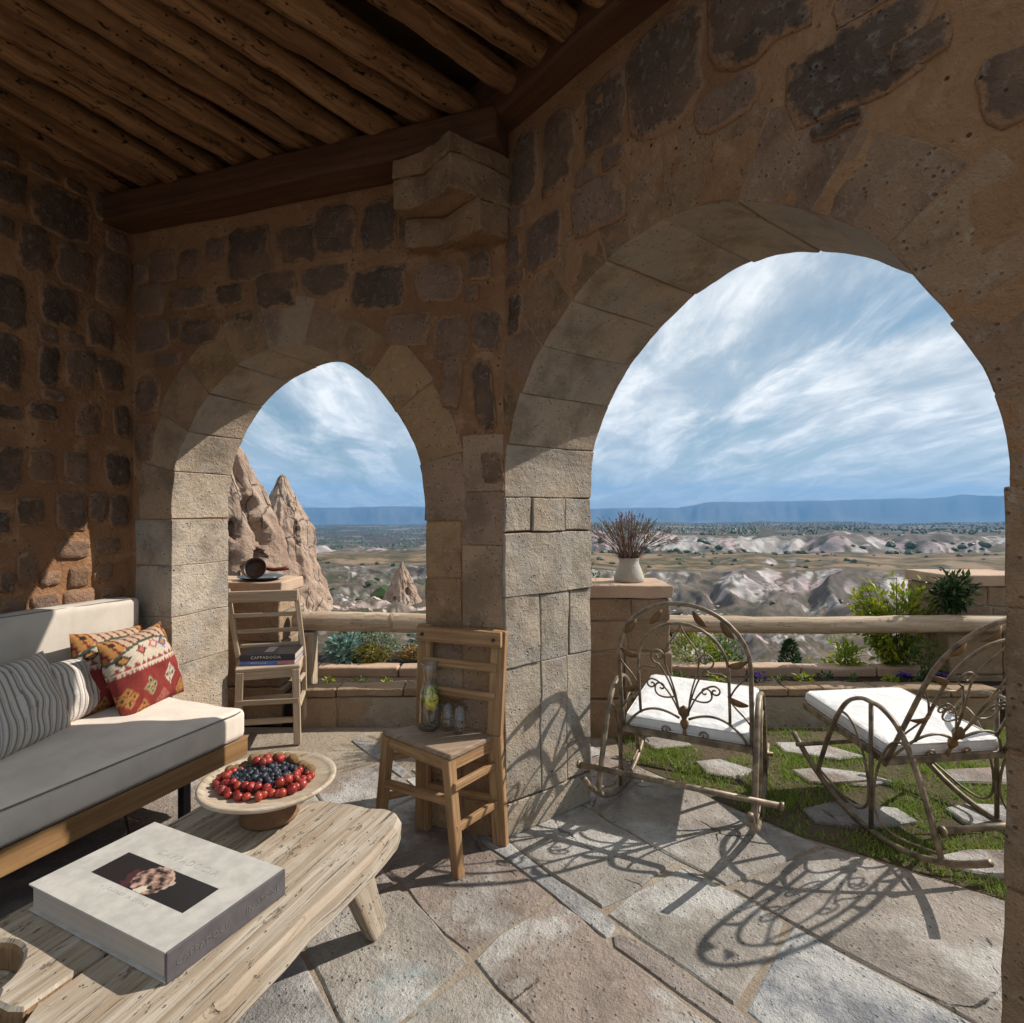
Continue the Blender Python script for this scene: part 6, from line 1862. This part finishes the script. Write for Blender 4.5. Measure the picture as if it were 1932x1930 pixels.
    m_ = MB(); m_.tube([B(0, .05), B(0, -.01)], .008, 6); m_.build('finial_stem', M['ironleaf'], bf, True)
    return root
rocking_seat('iron rocking seat with white cushion beside the pillar, its back to the camera', (.885, 2.83), 26.7, 12, .56, tip=-.12)
rocking_seat('iron rocking seat with white cushion at the right edge, leaning well back', (1.755, 2.655), -8, 27, .54, tip=.03, bar_over=-.03, tall=1.13)

# ------------------------------------------------------------------ garden plants
def shrub(label, x, y, z, w, d, h, n, leaf, m, seedv, shape='ball', cat='shrub', stems=6, name='shrub', lw=.5, group=None, bloom=None):
    r = random.Random(seedv); root = empty(name, (x, y, z)); tag(root, label, cat, group)
    tips = []
    sm = MB()
    for k in range(stems):
        a = r.uniform(0, 6.28); q = r.uniform(.2, .95)
        t_ = Vector((w/2*q*math.cos(a), d/2*q*math.sin(a), h*r.uniform(.55, 1.0)*(1-.3*q if shape != 'droop' else 1)))
        if shape == 'droop': t_.z = h*r.uniform(-.2, 1.0)
        mid_ = t_*.5 + Vector((0, 0, h*.12))
        sm.tube([Vector((r.uniform(-.02, .02), r.uniform(-.02, .02), -.02)), mid_, t_], [.0045, .0035, .0018], 5)
        tips.append((mid_, t_))
    sm.build('stem', M['stem'] if shape != 'tree' else M['bark'], root)
    lm = MB()
    for k in range(n):
        if shape == 'ball':
            while True:
                p = Vector((r.uniform(-1, 1), r.uniform(-1, 1), r.uniform(-1, 1)))
                if p.length < 1 and (p.length > .55 or r.random() < .35): break
            clump = .75 + .5*mn.noise(Vector((p.x*2+seedv, p.y*2, p.z*2)))
            p = Vector((p.x*w/2*clump, p.y*d/2*clump, h*.5 + p.z*h*.5*clump))
        elif shape == 'cone':
            t = r.random()**1.3; a = r.uniform(0, 6.28); rr = (math.sqrt(max(0, 1-t**1.8)))*r.uniform(.65, 1.05)
            p = Vector((w/2*rr*math.cos(a), d/2*rr*math.sin(a), h*t))
        else:
            a_, b_ = tips[r.randrange(len(tips))]; t = r.uniform(-.6, 1.05)
            p = a_.lerp(b_, t) if t > 0 else a_*(1+t*.9)
            p = p + Vector((r.gauss(0, .022), r.gauss(0, .022), r.gauss(0, .016)))
        dv = Vector((p.x, p.y, p.z-h*.4)); dv = dv/(dv.length+1e-4) + Vector((r.gauss(0, .6), r.gauss(0, .6), r.gauss(0, .5)))
        L = leaf*r.uniform(.6, 1.25)
        lm.leaf(p, dv, (r.gauss(0, .6), r.gauss(0, .6), 1), L, L*lw)
    lm.build('foliage', M[m], root)
    if bloom:
        bm_2 = MB()
        for k in range(bloom[1]):
            a = r.uniform(0, 6.28); p = Vector((w*.42*math.cos(a)*r.random(), d*.42*math.sin(a)*r.random(), h*r.uniform(.7, 1.05)))
            for j in range(5): bm_2.leaf(p, (math.cos(j*1.256), math.sin(j*1.256), .5), (0, 0, 1), bloom[2], bloom[2]*.8)
        bm_2.build('blossom', M[bloom[0]], root)
    return root
# beyond the small arch
SH = [
 ('blue green succulent mound under the middle of the left rail', -.55, 4.55, .06, .52, .4, .30, 700, .045, 'leaf_teal', 'ball'),
 ('grey green rounded herb cushion in the left bed', -.98, 4.36, .08, .34, .3, .25, 900, .022, 'leaf_greygreen', 'ball'),
 ('olive gold herb mound at the left end of the bed', -1.02, 4.25, .08, .30, .22, .17, 500, .026, 'leaf_gold', 'ball'),
 ('rust orange groundcover clump in the left bed', -.66, 4.30, .08, .42, .24, .16, 600, .026, 'leaf_rust', 'ball'),
 ('dark green bushy plant behind the left end of the rail', -1.18, 4.62, .05, .42, .4, .34, 500, .05, 'leaf_dark', 'ball'),
 ('upright mid green plant near the pillar in the left bed', -.16, 4.5, .06, .36, .34, .32, 600, .045, 'leaf_mid', 'ball'),
 ('golden leafed clump next to the pillar in the left bed', .06, 4.34, .08, .32, .26, .24, 420, .035, 'leaf_gold', 'ball'),
 ('pale blue green rosette plant below the rail by the pier', -1.22, 4.28, .06, .28, .24, .24, 260, .06, 'leaf_teal', 'ball'),
 ('small dark ivy clump between the herb mounds', -.36, 4.27, .06, .30, .2, .13, 300, .03, 'leaf_dark', 'ball'),
 ('trailing mid green plant at the back of the left bed', -.30, 4.95, .0, .6, .4, .36, 600, .05, 'leaf_mid', 'ball'),
]
for k, (lab, x, y, z, w, d, h, n, lf, m, sh) in enumerate(SH): shrub(lab, x, y, z+.11, w*1.15, d, h*1.15, int(n*1.5), lf, m, 40+k, sh, 'plant', name='garden_plant')
mound = MB(); vs = []; fs = []
for j in range(9):
    for i in range(25):
        x = -2.2 + i*.115; y = 4.16 + j*.2
        vs.append((x, y, .21 - .05*j*j*.10 + .04*mn.noise(Vector((x*3, y*3, 0))) - (.4 if j == 8 else 0) - (.3*max(0, x-.35)/.2 if x > .35 else 0)))
for j in range(8):
    for i in range(24): fs.append((j*25+i, j*25+i+1, (j+1)*25+i+1, (j+1)*25+i))
mound.add(vs, fs); o = mound.build('bed_soil', M['soil'], None, True); tag(o, kind='structure')
for k in range(7):
    shrub('tiny green seedling in the planting trough of the small arch', -1.22 + k*.21 + .05*math.sin(k*3), 3.83 + .04*math.cos(k*5), .175, .10, .08, .07, 26, .032, 'leaf_mid' if k % 2 else 'leaf_yellowgreen', 70+k, 'ball', 'seedling', 3, 'seedling', group='seedlings in the left trough')
for k in range(9):
    x = 1.12 + k*.20 + .05*math.sin(k*7)
    shrub('low green seedling in the planting trough behind the rocking seats', x, 3.84 + .05*math.cos(k*5), .175, .13, .1, .085, 40, .038, ('leaf_mid', 'leaf_yellowgreen', 'leaf_dark')[k % 3], 90+k, 'ball', 'seedling', 3, 'seedling', group='seedlings in the right trough')
for k, (x, lab) in enumerate(((1.60, 'purple pansy clump just right of the first rocking seat'), (2.57, 'dark purple pansy in the trough below the yellow green shrub'), (2.80, 'dark purple pansy beside the far right pier'))):
    shrub(lab, x, 3.80, .175, .13, .1, .10, 30, .03, 'leaf_dark', 120+k, 'ball', 'flower', 3, 'pansy', bloom=('pansy', 11, .026))
shrub('leafy yellow green bush with white flowers behind the first rocking seat', 1.36, 4.28, -.05, .50, .34, .66, 1300, .036, 'leaf_yellowgreen', 131, 'ball', 'shrub', 9, lw=.5, bloom=('bloom', 26, .018))
shrub('dark leaved bush behind the back of the first rocking seat', 1.58, 4.34, -.1, .34, .3, .58, 900, .034, 'leaf_mid', 132, 'ball', 'shrub', 7)
shrub('bright yellow green shrub rising over the rail beside the far right pier', 2.74, 4.16, .12, .92, .34, .86, 1900, .056, 'leaf_yellowgreen', 133, 'spray', 'shrub', 52, lw=.45, bloom=('rose', 2, .02))
shrub('dark green creeper hanging over the far right pier', 2.99, 3.95, .62, .30, .16, .34, 420, .055, 'leaf_dark', 134, 'spray', 'creeper', 22, lw=.45)
shrub('light green shrub growing under the long rail', 2.42, 4.22, .0, .54, .26, .48, 480, .055, 'leaf_yellowgreen', 135, 'spray', 'shrub', 14, lw=.4)
shrub('thin green climber in front of the far right pier', 2.78, 3.90, .15, .22, .16, .42, 160, .045, 'leaf_mid', 136, 'spray', 'climber', 8)
shrub('dark climber sprig at the corner of the middle pier', 1.02, 3.95, .42, .20, .14, .44, 60, .055, 'leaf_dark', 137, 'spray', 'climber', 5)
shrub('green sprig behind the vase on its left', .52, 4.05, .70, .20, .14, .32, 120, .035, 'leaf_mid', 138, 'spray', 'sprig', 6)
shrub('yellow green sprig behind the vase on its right', .90, 4.02, .66, .18, .12, .30, 90, .035, 'leaf_yellowgreen', 139, 'spray', 'sprig', 5)
shrub('small dark conifer standing below the long rail', 2.74, 5.75, -.55, .27, .27, .60, 2200, .038, 'leaf_dark', 140, 'cone', 'conifer', 3, 'conifer')
